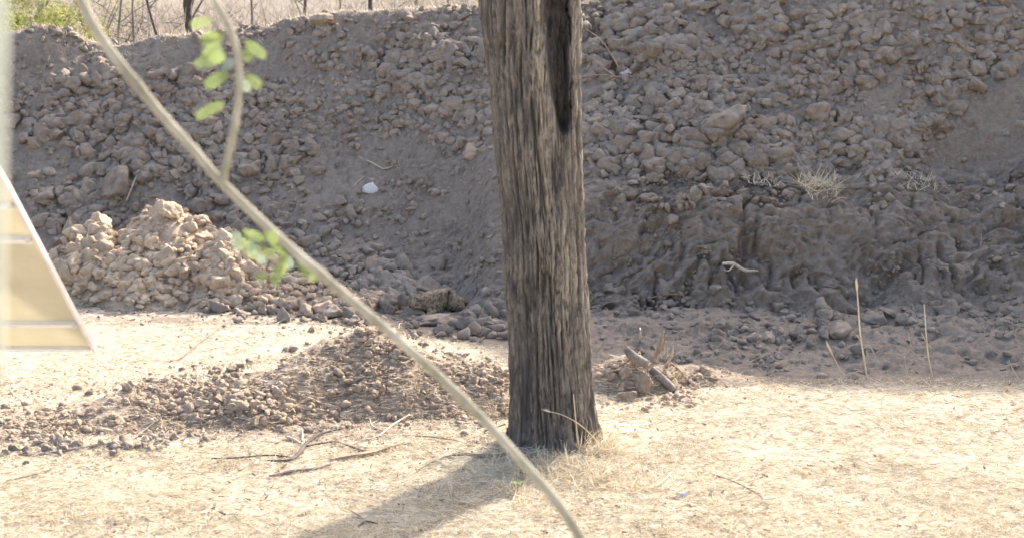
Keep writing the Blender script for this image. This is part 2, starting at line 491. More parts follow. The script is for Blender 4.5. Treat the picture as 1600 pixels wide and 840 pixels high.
# bare soil mask on the plain, plus a patch of painted shade
def bare_shade_mask(x, y):
    u = 800 + x / np.maximum(y, .3) * F * .985
    f = footY(u)
    m = 1.1 * sstep(f - .55, f + .05, y)
    m = np.maximum(m, .75 * sstep(-.07, .015, mound_h(x, y)) * (y < 13))
    m = np.maximum(m, .8 * sstep(-.10, .02, np.maximum(pile_h(x, y), -9)) * (y > 15))
    m = np.maximum(m, .62 * (1 - sstep(.2, .75, np.hypot(x - .15, y - 10.0))))
    m = np.maximum(m, .95 * (1 - sstep(.4, 1.0, np.hypot((x + 3.78) / .42, (y - 15.28) / .27))))   # dark scuffed patch
    m = np.maximum(m, .55 * (1 - sstep(.3, 1, np.hypot((x - 1.3) / .5, (y - 10.2) / .4))))  # foliage shade right of the tree, painted in as darker ground
    m = np.maximum(m, .65 * sstep(-.05, .03, heap_h(x, y)) * (x > .3) * (y < 13.2))
    # smear of earth in front of the long mound
    m = np.maximum(m, .62 * (1 - sstep(.5, 1, np.hypot((x + 1.9) / 2.1, (y - 10.75) / .75))))
    return m
def submesh(name, sel, mat, **kw):
    q = quads[sel]; used, inv = np.unique(q, return_inverse=True)
    at = {'bare': ('FLOAT', bare_shade_mask(VV[used, 0], VV[used, 1]))} if name == 'ground' else None
    o = mesh_np(name, VV[used], inv.reshape(-1, 4), mat, smooth=True, attrs=at)
    return tag(o, kind='structure')
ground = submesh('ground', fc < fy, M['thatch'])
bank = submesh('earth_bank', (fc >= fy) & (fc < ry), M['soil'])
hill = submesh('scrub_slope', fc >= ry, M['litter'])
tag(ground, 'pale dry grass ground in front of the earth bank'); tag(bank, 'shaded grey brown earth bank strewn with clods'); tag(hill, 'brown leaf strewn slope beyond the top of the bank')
pl = MB(); pl.box((-900, -900, -.62), (1800, 0, 0), (0, 1800, 0), (0, 0, .02))
tag(pl.build('plain', M['thatch']), 'flat dry plain around the bank', kind='structure')

def patch(name, fn, x0, x1, y0, y1, step, mat, parent=None):
    gx_ = np.arange(x0, x1, step); gy_ = np.arange(y0, y1, step)
    X, Y = np.meshgrid(gx_, gy_)
    h = fn(X, Y); Z = base_h(X, Y) + np.where(h > 0, h, np.maximum(h, -.08))
    ii = np.arange(X.size).reshape(X.shape)
    q = np.stack([ii[:-1, :-1], ii[:-1, 1:], ii[1:, 1:], ii[1:, :-1]], -1).reshape(-1, 4)
    ok = (h.ravel()[q] > -.05).any(1)
    q = q[ok]; used, inv = np.unique(q, return_inverse=True)
    V = np.stack([X.ravel(), Y.ravel(), Z.ravel()], -1)[used]
    return mesh_np(name, V, inv.reshape(-1, 4), mat, parent=parent, smooth=True)

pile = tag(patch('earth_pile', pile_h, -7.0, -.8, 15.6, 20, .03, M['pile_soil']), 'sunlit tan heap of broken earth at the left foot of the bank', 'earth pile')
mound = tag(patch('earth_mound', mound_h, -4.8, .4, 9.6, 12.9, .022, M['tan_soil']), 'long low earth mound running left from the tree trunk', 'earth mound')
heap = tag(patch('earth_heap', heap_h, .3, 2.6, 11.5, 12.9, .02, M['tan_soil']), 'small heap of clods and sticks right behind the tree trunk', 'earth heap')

# ------------------------------------------------------------------ clods
def clod_shape(seed, sub):
    rg = np.random.default_rng(seed)
    bm = bmesh.new(); bmesh.ops.create_icosphere(bm, subdivisions=sub, radius=1)
    v = np.array([p.co[:] for p in bm.verts]); f = np.array([[q.index for q in p.verts] for p in bm.faces]); bm.free()
    for _ in range(12):                      # cut facets
        d = rg.normal(size=3); d /= np.linalg.norm(d); o = rg.uniform(.42, .85)
        s = v @ d; over = np.clip(s - o, 0, None); v = v - over[:, None] * d * .97
    o = rg.uniform(0, 50, 3)
    n = fbm3(v[:, 0] * 1.5 + o[0], v[:, 1] * 1.5 + o[1], v[:, 2] * 1.5 + o[2], 3, .6)
    v = v * (1 + .42 * n[:, None])
    n = fbm3(v[:, 0] * 6 + o[0], v[:, 1] * 6 + o[1], v[:, 2] * 6 + o[2], 2)
    v = v * (1 + .22 * n[:, None])
    v = v * np.array([rg.uniform(.9, 1.35), rg.uniform(.75, 1.05), rg.uniform(.6, .95)])
    return v, f
PR3 = [clod_shape(100 + i, 3) for i in range(14)]
PR2 = [clod_shape(200 + i, 2) for i in range(18)]
PR1 = [clod_shape(300 + i, 1) for i in range(12)]
SH_CLOD = []
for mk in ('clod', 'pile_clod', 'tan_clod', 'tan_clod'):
    L = []
    for v, f in PR3:
        me = bpy.data.meshes.new('clod_shape'); me.from_pydata(v.tolist(), [], f.tolist()); me.update()
        me.polygons.foreach_set('use_smooth', [True] * len(me.polygons)); me.materials.append(M[mk]); L.append(me)
    SH_CLOD.append(L)

def inside(poly, x, y):
    c = np.zeros(x.shape, bool); n = len(poly); j = n - 1
    for i in range(n):
        xi, yi = poly[i]; xj, yj = poly[j]
        c ^= ((yi > y) != (yj > y)) & (x < (xj - xi) * (y - yi) / (yj - yi + 1e-9) + xi); j = i
    return c
# zones: polygon in the photograph, count, size range (px across), weighting to small
ZONES = [
    # left bank
    ([(10, 130), (250, 110), (330, 95), (470, 150), (470, 300), (560, 330), (600, 400), (640, 450), (560, 440), (420, 380), (330, 340), (250, 310), (120, 330), (40, 330)], 3300, 7, 30, 2.0),
    ([(10, 60), (240, 60), (420, 50), (460, 130), (260, 170), (15, 180)], 700, 5, 18, 2.6),
    ([(260, 160), (420, 130), (480, 230), (420, 330), (300, 300)], 350, 10, 28, 1.5),
    # middle clod field
    ([(440, 130), (560, 95), (680, 60), (775, 70), (775, 225), (700, 250), (640, 215), (540, 230), (450, 210)], 1900, 6.5, 28, 1.8),
    ([(420, 20), (775, 5), (775, 90), (660, 70), (560, 95), (440, 120)], 500, 5, 18, 2.5),
    # middle smoother dirt
    ([(540, 230), (775, 260), (790, 460), (640, 460), (560, 330)], 900, 3.5, 17, 3),
    # foot rubble left of the trunk
    ([(520, 425), (600, 440), (700, 470), (795, 460), (795, 530), (700, 530), (600, 505), (540, 470)], 560, 9, 36, 1.7),
    # right clod slope
    ([(905, 0), (1600, 0), (1600, 90), (1500, 150), (1420, 250), (1380, 285), (1200, 290), (905, 265)], 6400, 6, 30, 1.9),
    ([(905, 150), (1150, 120), (1400, 180), (1420, 280), (1120, 290), (905, 275)], 170, 15, 36, 1.4),
    ([(1380, 100), (1600, 60), (1600, 320), (1400, 290)], 350, 5, 22, 3),
    ([(905, 275), (1400, 280), (1480, 330), (905, 330)], 260, 5, 22, 2.5),
    # cut face and general crumbs
    ([(905, 300), (1600, 300), (1600, 480), (905, 480)], 320, 4, 28, 3.2),
    ([(10, 60), (775, 30), (775, 500), (500, 430), (10, 430)], 2600, 3, 9, 1.5),
    ([(905, 0), (1600, 0), (1600, 585), (905, 520)], 3200, 3, 9, 1.5),
    ([(0, 600), (430, 560), (795, 580), (795, 700), (300, 740), (0, 740)], 3600, 2.5, 7, 1.5),
    ([(0, 560), (560, 480), (795, 540), (795, 600), (430, 560), (0, 650)], 350, 2.5, 7, 1.5),
    ([(60, 430), (560, 460), (620, 520), (300, 510), (90, 480)], 700, 2.5, 8, 1.5),
    # ditch floor
    ([(925, 470), (1600, 460), (1600, 590), (1180, 585), (925, 540)], 1500, 3.5, 18, 2.8),
    ([(1080, 500), (1560, 470), (1560, 540), (1130, 545)], 60, 12, 38, 2),
    # tan pile
    ([(90, 350), (180, 320), (260, 308), (400, 380), (500, 430), (560, 490), (500, 502), (380, 494), (280, 474), (100, 462)], 3200, 5, 28, 2.0),
    ([(110, 330), (290, 310), (400, 400), (400, 475), (280, 455), (120, 440)], 60, 18, 42, 1.5),
    # long mound
    ([(0, 655), (120, 635), (200, 600), (430, 570), (560, 508), (690, 550), (795, 580), (795, 655), (560, 670), (330, 690), (180, 705), (0, 710)], 4800, 4, 19, 2.2),
    ([(150, 605), (430, 575), (560, 520), (700, 560), (795, 590), (795, 640), (560, 650), (200, 660), (0, 690)], 110, 11, 24, 1.6),
    # heap behind trunk
    ([(930, 570), (1000, 545), (1060, 570), (1140, 590), (1060, 635), (940, 640)], 520, 4, 17, 2.0),
    # rim crumbs
    ([(20, 38), (120, 35), (240, 52), (420, 38), (760, 12), (760, 40), (420, 70), (240, 80), (20, 75)], 380, 5, 16, 2),
]
CL = []   # x, y, z, radius, px size, tan?
for poly, cnt, s0, s1, pw in ZONES:
    pa = np.array(poly, float); n = int(cnt * 2.2)
    x = RNG.uniform(pa[:, 0].min(), pa[:, 0].max(), n * 3); y = RNG.uniform(pa[:, 1].min(), pa[:, 1].max(), n * 3)
    # clumpiness
    keep = inside(poly, x, y) & (RNG.random(n * 3) < .55 + .8 * fbm2(x / 45, y / 45, 2))
    x = x[keep][:cnt]; y = y[keep][:cnt]
    x = x + RNG.normal(0, 14, len(x)); y = y + RNG.normal(0, 7, len(y))
    X, Y, Z = hits(x, y)
    s = s0 + (s1 - s0) * RNG.random(len(x)) ** (pw * 1.45)
    s = np.clip(s * (1.0 + (.8 if s1 > 25 else .6) * fbm2(x / 70 + 3, y / 42 + 8, 2)), 2.2, 60)      # coarse and fine drifts
    for a in range(len(x)):
        if not np.isnan(Y[a]): CL.append((X[a], Y[a], Z[a], s[a] * Y[a] / F * .5, s[a]))
CL = np.array(CL)
# keep the leopard's lie clear of clods
LEO = G(684, 492)
dl = np.hypot((CL[:, 0] - LEO.x) / .50, (CL[:, 1] - LEO.y - .12) / .50)
CL = CL[~((dl < 1) & (CL[:, 3] > .02))]
for qx, qy, rr_ in ((1155, 420, .35), (1275, 300, .3), (1000, 560, .22), (1035, 590, .22)):      # leave the branch, the tuft and the logs in view
    q_ = G(qx, qy); CL = CL[~((np.hypot(CL[:, 0] - q_.x, CL[:, 1] - q_.y) < rr_) & (CL[:, 3] > .03))]
pz = np.argsort(-CL[:, 4])
owner = np.zeros(len(CL), int)
owner[pile_h(CL[:, 0], CL[:, 1]) > -.02] = 1
owner[(mound_h(CL[:, 0], CL[:, 1]) > -.06) & (CL[:, 1] < 13.2)] = 2
owner[(heap_h(CL[:, 0], CL[:, 1]) > -.03) & (CL[:, 1] < 13.2) & (CL[:, 0] > .3)] = 3
tan_ = (owner > 0)
OWN = [bank, pile, mound, heap]
nbig = 290
def rotm(n):
    q = RNG.normal(size=(n, 4)); q /= np.linalg.norm(q, axis=1)[:, None]
    return q
def q2m(q):
    w_, x, y, z = q
    return np.array([[1 - 2 * (y * y + z * z), 2 * (x * y - z * w_), 2 * (x * z + y * w_)], [2 * (x * y + z * w_), 1 - 2 * (x * x + z * z), 2 * (y * z - x * w_)], [2 * (x * z - y * w_), 2 * (y * z + x * w_), 1 - 2 * (x * x + y * y)]])
from mathutils import Quaternion
for i in pz[:nbig]:
    x, y, z, r, s = CL[i]
    o = bpy.data.objects.new('clod', random.choice(SH_CLOD[owner[i]]))
    C.objects.link(o); o.parent = OWN[owner[i]]
    o.location = (x, y, z + r * .25)
    q = Quaternion(RNG.normal(size=4)); q.normalize()
    o.rotation_mode = 'XYZ'; o.rotation_euler = (random.uniform(-.5, .5), random.uniform(-.5, .5), random.uniform(0, 6.28))
    k = random.uniform(.85, 1.15); o.scale = (r * k, r, r / k)
bins = {}
for i in pz[nbig:]:
    bins.setdefault(int(owner[i]), []).append(i)
for ow, ids in bins.items():
    Vs = []; Fs = []; Av = []; Sm = []; n = 0
    for i in ids:
        x, y, z, r, s = CL[i]
        pr = PR3 if s > 25 else PR2 if s > 13.5 else PR1
        v, f = pr[random.randrange(len(pr))]
        m_ = q2m(rotm(1)[0]) if s < 10 else np.array(Matrix.Rotation(random.uniform(0, 6.28), 3, 'Z') @ Matrix.Rotation(random.uniform(-.7, .7), 3, 'X'))
        vv = (v * r * RNG.uniform(.75, 1.2, 3)) @ m_.T + np.array([x, y, z + r * ((.42 if ow < 2 else .12) if s > 9 else .12)])
        Vs.append(vv); Fs.append(f + n); n += len(v); Av.append(np.full(len(v), RNG.random())); Sm.append(np.full(len(f), (s > 25) or (random.random() < .45)))
    o = mesh_np('clod_rubble', np.concatenate(Vs), np.concatenate(Fs), M[('clod', 'pile_clod', 'tan_clod', 'tan_clod')[ow]], parent=OWN[ow], smooth=False, attrs={'vary': ('FLOAT', np.concatenate(Av))})
    me = o.data
    me.polygons.foreach_set('use_smooth', np.concatenate(Sm)); tag(o, kind='stuff')
print('clods', len(CL))

# named lumps of their own
def lump(name, px, py, wpx, hpx, label, cat, mat, seed, lift=.3, group=None):
    p = G(px, py + hpx * .3); sc_ = p.y / F
    v, f = clod_shape(seed, 4)
    v = v / np.array([1.12, .95, .8])
    o = mesh_np(name, v, f, mat, smooth=True)
    o.location = p + Vector((0, 0, hpx * .5 * sc_ * lift)); o.scale = (wpx * .5 * sc_, wpx * .45 * sc_, hpx * .55 * sc_)
    o.rotation_euler = (0, 0, seed * .7)
    return tag(o, label, cat, group)
lump('boulder_clod', 192, 282, 62, 60, 'biggest rough brown lump of earth just above the sunlit tan heap', 'earth lump', M['clod'], 51)
lump('boulder_clod', 155, 101, 44, 34, 'round lump with a sunlit top on the upper left bank beside the branch', 'earth lump', M['tan_clod'], 52)
lump('boulder_clod', 1120, 188, 95, 50, 'broad flat lump of earth on the right clod slope', 'earth lump', M['clod'], 53)
lump('boulder_clod', 270, 168, 34, 34, 'squarish brown lump right beside the diagonal branch on the left bank', 'earth lump', M['clod'], 54)
lump('boulder_clod', 690, 402, 36, 36, 'lone dark lump on the smooth dirt left of the trunk', 'earth lump', M['clod'], 55)
lump('boulder_clod', 604, 470, 42, 46, 'pointed brown lump left of the hidden leopard', 'earth lump', M['clod'], 56)
lump('boulder_clod', 676, 498, 70, 34, 'broad lump of earth lying just in front of the leopard', 'earth lump', M['clod'], 57)
lump('boulder_clod', 648, 482, 40, 28, 'mid sized lump hiding the leopard on its left', 'earth lump', M['clod'], 68)
lump('boulder_clod', 371, 424, 28, 50, 'upright split lump at the right end of the tan heap', 'earth lump', M['pile_clod'], 58)
lump('boulder_clod', 262, 326, 44, 42, 'crusty tan lump crowning the sunlit heap', 'earth lump', M['pile_clod'], 59)
lump('boulder_clod', 185, 431, 46, 24, 'brick shaped tan lump at the lower left of the heap', 'earth lump', M['pile_clod'], 60)
lump('boulder_clod', 108, 352, 36, 36, 'tan lump at the left end of the sunlit heap beside the solar panel', 'earth lump', M['pile_clod'], 61)
lump('boulder_clod', 199, 601, 24, 32, 'upright dark lump on the crest of the long low mound', 'earth lump', M['tan_clod'], 62)
lump('boulder_clod', 1275, 172, 58, 34, 'oval lump in the middle of the right clod slope', 'earth lump', M['clod'], 63)
lump('boulder_clod', 1398, 270, 42, 28, 'rounded lump at the lower right end of the clod slope', 'earth lump', M['clod'], 64)
lump('boulder_clod', 1215, 524, 60, 28, 'low lump on the shaded ditch floor below the cut bank', 'earth lump', M['clod'], 65)
lump('boulder_clod', 505, 32, 56, 26, 'reddish lump jutting from the rim of the bank', 'earth lump', M['tan_clod'], 66)
lump('boulder_clod', 1316, 12, 40, 26, 'lump with a pale top near the top edge on the right slope', 'earth lump', M['tan_clod'], 67)
lump('boulder_clod', 740, 232, 40, 30, 'pale topped lump left beside the trunk at the edge of the clod field', 'earth lump', M['tan_clod'], 69)
lump('white_stone', 580, 290, 30, 24, 'small white stone lying on the bank left of the trunk', 'stone', M['white_stone'], 71)
lump('white_stone', 978, 108, 26, 26, 'grey white stone beside the dry twigs right of the trunk', 'stone', M['white_stone'], 72)
lump('white_stone', 1068, 768, 26, 16, 'pale stone half sunk in the straw right of the tree foot', 'stone', M['white_stone'], 73)

# ------------------------------------------------------------------ big tree trunk
TY = 10.0
m, t, b = new_mat('fissured_bark', 1.0)
tc = t.nodes.new('ShaderNodeTexCoord').outputs['Object']
mp = N(t, 'ShaderNodeMapping'); mp.inputs['Scale'].default_value = (1, 1, .38); t.links.new(tc, mp.inputs[0])
n1 = noise(t, 34, 6, .7, mp.outputs[0], .4); n2 = noise(t, 90, 4, .7, mp.outputs[0]); n3 = noise(t, 2.2, 4, .6, tc)
mp2 = N(t, 'ShaderNodeMapping'); mp2.inputs['Scale'].default_value = (1, 1, .3); t.links.new(tc, mp2.inputs[0])
n4 = noise(t, 7, 4, .6, mp2.outputs[0])
c = mixc(t, ramp(t, n1, .38, .62), (.125, .112, .101), (.245, .213, .184))
c = mixc(t, ramp(t, n2, .5, .75), c, (.30, .27, .235))
c = mixc(t, ramp(t, n4, .50, .66), c, (.078, .074, .078))
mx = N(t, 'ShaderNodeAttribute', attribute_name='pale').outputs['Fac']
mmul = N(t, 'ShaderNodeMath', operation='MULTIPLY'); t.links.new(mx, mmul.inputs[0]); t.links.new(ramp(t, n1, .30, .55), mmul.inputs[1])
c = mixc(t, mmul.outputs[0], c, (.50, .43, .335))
fi = N(t, 'ShaderNodeAttribute', attribute_name='fissure').outputs['Fac']
c = mixc(t, fi, c, (.082, .072, .064))
dk = N(t, 'ShaderNodeAttribute', attribute_name='slot_shade').outputs['Fac']
c = mixc(t, dk, c, mixc(t, ramp(t, n1, .4, .6), (.045, .038, .036), (.10, .082, .073)))  # shade on the right stem's inner side, put into the slot colour
t.links.new(c, b.inputs['Base Color'])
k = bump(t, n1, 1.0, .016, b); bump(t, n2, .8, .006, b, k)
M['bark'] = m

tb = Wp(865, 706, TY)
tree = thing('tree', (tb.x, TY, 0), 'big grey brown tree trunk with a dark slot in its fork, standing in straw', 'tree')
NZ, NT = 560, 300
# outline of the trunk in the photograph: py -> left, right
oy = np.array([-300, 0, 150, 350, 530, 640, 690, 712, 740])
ol = np.array([735, 748, 765, 783, 794, 797, 796, 790, 775])
orr = np.array([900, 905, 908, 913, 924, 929, 933, 940, 955])
zs = np.linspace(-.12, Zat(TY, -300), NZ)
pyz = np.array([420 + F * math.tan(math.atan((CAMZ - z) / TY) - PITCH) for z in zs])
th = np.linspace(0, 2 * math.pi, NT, endpoint=False)
Lp = np.interp(pyz, oy, ol); Rp = np.interp(pyz, oy, orr)
depth = TY / (np.cos(PITCH) - (pyz - 420) / F * np.sin(PITCH))
cx = ((Lp + Rp) / 2 - 800) / F * depth; rr = (Rp - Lp) / 2 / F * depth
T, Zg = np.meshgrid(th, zs)
CX = cx[:, None]; R0 = rr[:, None]
wob = .10 * fbm3(np.cos(T) * .9, np.sin(T) * .9, Zg * .7, 2) + .09 * fbm3(np.cos(T) * 2.2 + 5, np.sin(T) * 2.2, Zg * 2.6, 3)
R = R0 * (1 + wob * .5)
ct, st = np.cos(T), np.sin(T)             # st<0 faces the camera
# fissures: ridged noise running up the trunk, slightly twisting
tw = T + .10 * np.sin(Zg * 1.4) + .10 * fbm2(Zg * 1.2, T * 0 + 2, 2)
fx_, fy_ = np.cos(tw), np.sin(tw)
def ridg(fr, fz, o):
    n_ = fbm3(fx_ * fr + o, fy_ * fr + o, Zg * fz, 2)
    return 1 - np.clip(np.abs(n_) * 4.0, 0, 1)
f1 = ridg(8.5, 1.5, 0); f2 = ridg(17, 3.6, 5); f3 = fbm3(fx_ * 30, fy_ * 30, Zg * 7, 2)
f4 = np.clip(fbm3(fx_ * 5, fy_ * 5, Zg * 5.5, 2) * 3, 0, 1)
f5 = ridg(26, 7, 9)
R = R - .036 * f1 ** 1.3 * (.5 + .5 * f4) - .017 * f2 - .010 * f5 + .008 * f3
# slot in the fork: direction angle measured from front; image x of slot centre
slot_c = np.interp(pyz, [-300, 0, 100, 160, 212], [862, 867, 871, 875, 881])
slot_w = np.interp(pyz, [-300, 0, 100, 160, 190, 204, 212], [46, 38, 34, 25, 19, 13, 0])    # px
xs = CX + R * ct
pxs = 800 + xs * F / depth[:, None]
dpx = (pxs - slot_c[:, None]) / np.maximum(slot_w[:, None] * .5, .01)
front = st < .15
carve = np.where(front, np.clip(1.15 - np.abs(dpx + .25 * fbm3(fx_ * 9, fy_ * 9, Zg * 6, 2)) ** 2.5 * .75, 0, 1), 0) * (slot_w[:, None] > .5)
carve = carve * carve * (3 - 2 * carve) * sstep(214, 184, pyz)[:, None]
Yoff = R * st
Ynew = Yoff + carve * (R0 * .5) + carve * .02 * f1
# root flare
fl = np.exp(-np.clip(Zg - .02, 0, None) / .12) * .055 * (1 + .8 * np.sin(T * 5 + 1) + .5 * np.sin(T * 3))
xs = xs + fl * ct; Ynew = Ynew + fl * st
V = np.stack([xs - tb.x, Ynew, Zg], -1).reshape(-1, 3)
ii = np.arange(NZ * NT).reshape(NZ, NT); jj = np.roll(ii, -1, axis=1)
q = np.stack([ii[:-1], jj[:-1], jj[1:], ii[1:]], -1).reshape(-1, 4)
# pale bark along the slot's lip and right flank, which also carries painted sunlight
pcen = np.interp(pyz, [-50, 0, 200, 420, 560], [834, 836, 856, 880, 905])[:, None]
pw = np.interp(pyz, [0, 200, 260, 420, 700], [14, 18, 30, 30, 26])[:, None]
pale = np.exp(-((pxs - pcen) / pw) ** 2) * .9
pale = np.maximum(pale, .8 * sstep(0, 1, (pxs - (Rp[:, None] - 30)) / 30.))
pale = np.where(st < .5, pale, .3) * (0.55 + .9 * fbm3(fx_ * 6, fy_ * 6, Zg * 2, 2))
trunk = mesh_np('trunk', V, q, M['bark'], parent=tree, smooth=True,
                attrs={'pale': ('FLOAT', np.clip(pale, 0, 1).ravel()), 'slot_shade': ('FLOAT', (carve * .85).ravel()), 'fissure': ('FLOAT', np.clip(f1 ** 1.3 * (.35 + .5 * f4) + .45 * f2 + .35 * f5, 0, 1).ravel())})
# limbs above the frame, springing from the two stems
top = zs[-1]
for k_, (ox, oy_, dx_, dy_, r_) in enumerate([(-.12, 0, -.9, .3, .22), (.2, .02, 1.0, .5, .12)]):
    mb = MB()
    c0 = Vector((cx[-1] - tb.x + ox, oy_, top - .25))
    pts = smoothline([c0, c0 + Vector((dx_ * .25, dy_ * .2, 1.1)), c0 + Vector((dx_ * .9, dy_ * .8, 2.4)), c0 + Vector((dx_ * 1.3, dy_ * 1.6, 4.2))], 6)
    mb.tube(pts, list(np.linspace(r_, r_ * .35, len(pts))), 18, jit=.05)
    for j in range(5):
        a = pts[8 + j * 2]; d = Vector((random.uniform(-1, 1), random.uniform(-1, 1), random.uniform(.3, 1)))
        p2 = smoothline([a, a + d * .5, a + d * 1.1 + Vector((0, 0, .3))], 4)
        mb.tube(p2, list(np.linspace(r_ * .3, .01, len(p2))), 8)
    mb.build('limb', M['grey_wood'], tree, smooth=True)

# ------------------------------------------------------------------ straw and grass
STRAW = np.array([(.71, .63, .48), (.63, .535, .375), (.80, .75, .64), (.43, .345, .235), (.59, .53, .44), (.29, .235, .175)])
def blades(P_, D, L_, Wd, bend, tint, up=None):
    """P base (n,3), D unit direction, L length, W width; two-segment flat blades"""
    n = len(P_)
    side = np.cross(D, RNG.normal(size=(n, 3))); side /= np.linalg.norm(side, axis=1)[:, None] + 1e-9
    mid = P_ + D * (L_ * .55)[:, None] + bend * .35
    end = P_ + D * L_[:, None] + bend
    s = side * (Wd * .5)[:, None]
    V = np.stack([P_ - s, P_ + s, mid + s * .9, mid - s * .9, end + s * .25, end - s * .25], 1)
    b0 = np.arange(n)[:, None] * 6
    f = np.concatenate([b0 + np.array([0, 1, 2, 3]), b0 + np.array([3, 2, 4, 5])])
    tt = np.repeat(tint, 6, axis=0)
    return V.reshape(-1, 3), f, np.concatenate([tt, np.ones((len(tt), 1))], 1)

def straw_field(name, n, yr, label, lens=(.03, .11), flat=.16, wid=.0032, prob=None, parent=None, kind='stuff'):
    px = RNG.uniform(-60, 1660, n); py = RNG.uniform(yr[0], yr[1], n) if not callable(yr) else yr(n)
    X, Y, Z = hits(px, py)
    ok = ~np.isnan(Y); X, Y, Z = X[ok], Y[ok], Z[ok]
    bm_ = bare_shade_mask(X, Y); pr = np.clip(1.05 - bm_ * 1.05, .06, 1) * (.5 + .8 * np.clip(fbm2(X * 2.2, Y * 3.5, 3) + .5, 0, 1))
    pr = np.where(Y > footY(800 + X / Y * F * .985) + .05, .0, pr)
    k = RNG.random(len(X)) < pr; X, Y, Z = X[k], Y[k], Z[k]
    m_ = len(X)
    a = RNG.normal(0, 1.0, m_) + np.where(RNG.random(m_) < .5, 0, math.pi)      # mostly lying across the view
    el = np.abs(RNG.normal(0, flat, m_))
    D = np.stack([np.cos(a) * np.cos(el), np.sin(a) * np.cos(el), np.sin(el)], -1)
    L_ = RNG.uniform(lens[0], lens[1], m_)
    W_ = RNG.uniform(.6, 1.4, m_) * wid * (Y / 9.0) ** .6
    tint = STRAW[RNG.choice(6, m_, p=[.22, .15, .23, .14, .14, .12])] * RNG.uniform(.85, 1.12, (m_, 1))
    bend = RNG.normal(0, .012, (m_, 3)); bend[:, 2] = np.abs(bend[:, 2]) * .4
    V, f, tt = blades(np.stack([X, Y, Z + .003 + RNG.random(m_) * .008], -1), D, L_, W_, bend, tint)
    o = mesh_np(name, V, f, M['straw'], attrs={'tint': ('FLOAT_COLOR', tt)})
    return tag(o, label, kind=kind)
straw_field('fallen_straw', 150000, (500, 860), 'pale fallen straw covering the ground')

def tuft_geo(base, n, h, spread, lean=(0, 0, 0), w_=.004, pal=(0, 1, 2, 3), bendy=.5, lift=0.0):
    a = RNG.uniform(0, 2 * math.pi, n); el = RNG.uniform(.25, 1.4, n)
    D = np.stack([np.cos(a) * np.cos(el), np.sin(a) * np.cos(el), np.sin(el)], -1) + np.array(lean) * .5
    D /= np.linalg.norm(D, axis=1)[:, None]
    r = np.sqrt(RNG.random(n)) * spread; a2 = RNG.uniform(0, 2 * math.pi, n)
    P_ = np.stack([base[0] + r * np.cos(a2), base[1] + r * np.sin(a2), np.full(n, base[2])], -1)
    P_[:, 2] = hfast(P_[:, 0], P_[:, 1]) - .005 + lift; P_[:, 1] -= lift * 1.2
    L_ = h * RNG.uniform(.4, 1.1, n)
    bend = D * 0; bend[:, :2] = D[:, :2] * (L_ * bendy * .5)[:, None]; bend[:, 2] = -L_ * .25 * RNG.random(n) * bendy
    tint = STRAW[RNG.choice(pal, n)] * RNG.uniform(.85, 1.1, (n, 1))
    return blades(P_, D, L_, np.full(n, w_) * RNG.uniform(.6, 1.3, n), bend, tint)
def geo_join(parts):
    V = []; Fc = []; T_ = []; n = 0
    for v, f, tt in parts:
        V.append(v); Fc.append(f + n); T_.append(tt); n += len(v)
    return np.concatenate(V), np.concatenate(Fc), np.concatenate(T_)
def tuft(px, py, n, h, spread, label, **kw):
    p = G(px, py)
    v, f, tt = tuft_geo(p, n, h, spread, **kw)
    o = mesh_np('grass_tuft', v - np.array(p), f, M['straw'], attrs={'tint': ('FLOAT_COLOR', tt)}); o.location = p
    return tag(o, label, 'grass tuft')
# dry ground cover of countless small tufts
parts = []
X, Y, Z = hits(RNG.uniform(-40, 1640, 5200), 500 + 350 * RNG.random(5200))
bmk = bare_shade_mask(X, Y); okk = (~np.isnan(Y)) & (bmk < .6) & (Y < 13.5) & (fbm2(X * 1.5, Y * 2, 3) + RNG.normal(0, .25, len(X)) > 0)
for x, y, z in zip(X[okk], Y[okk], Z[okk]):
    parts.append(tuft_geo((x, y, z), random.randint(6, 16), random.uniform(.02, .065), random.uniform(.02, .08), w_=.003, pal=random.choice([(0, 1, 2, 3), (1, 3, 5), (3, 4, 5), (0, 2, 4)])))
# a fringe of stubble along the edge of the ditch
for u in np.arange(925, 1640, 3.0):
    yy = float(footY(np.array([u]))[0]) - random.uniform(-.12, .3) + .1 * float(noise2(np.array([u / 40.]), np.array([2.]))[0])
    x = (u - 800) / (F * .985) * yy
    parts.append(tuft_geo((x, yy, 0), random.randint(4, 9), random.uniform(.02, .055), .05, w_=.003))
v, f, tt = geo_join(parts)
tag(mesh_np('dry_stubble', v, f, M['straw'], attrs={'tint': ('FLOAT_COLOR', tt)}), 'low dry stubble standing in the straw', kind='stuff')
tuft(935, 700, 300, .21, .18, 'thick straw tuft against the right foot of the trunk', lean=(.4, -.3, 0))
tuft(905, 745, 280, .18, .26, 'spreading dry tuft just below the foot of the trunk')
tuft(985, 755, 260, .16, .28, 'wide matted straw tuft to the lower right of the trunk')
tuft(850, 790, 160, .13, .2, 'tangled dry tuft beside the lower end of the diagonal branch')
tuft(795, 770, 130, .15, .12, 'tuft in the shadow left of the lower branch')
tuft(1030, 720, 90, .10, .18, 'grey straw tuft at the edge of the shade right of the tree', pal=(3, 4, 5))
tuft(975, 650, 100, .10, .15, 'low straw tuft just right of the trunk in front of the small heap')
tuft(1038, 560, 60, .22, .07, 'spiky dry tuft standing on top of the small heap', lean=(.3, 0, .6), bendy=.1)
tuft(838, 728, 260, .13, .24, 'matted straw heaped against the front of the tree foot')
tuft(775, 725, 140, .12, .18, 'straw clump at the left foot of the trunk beside the root')
tuft(1090, 700, 180, .11, .26, 'flattened straw patch a step right of the tree', pal=(0, 1, 3, 4))
tuft(1010, 800, 130, .10, .22, 'pale tangled tuft near the bottom edge right of the branch end', pal=(0, 2, 4))
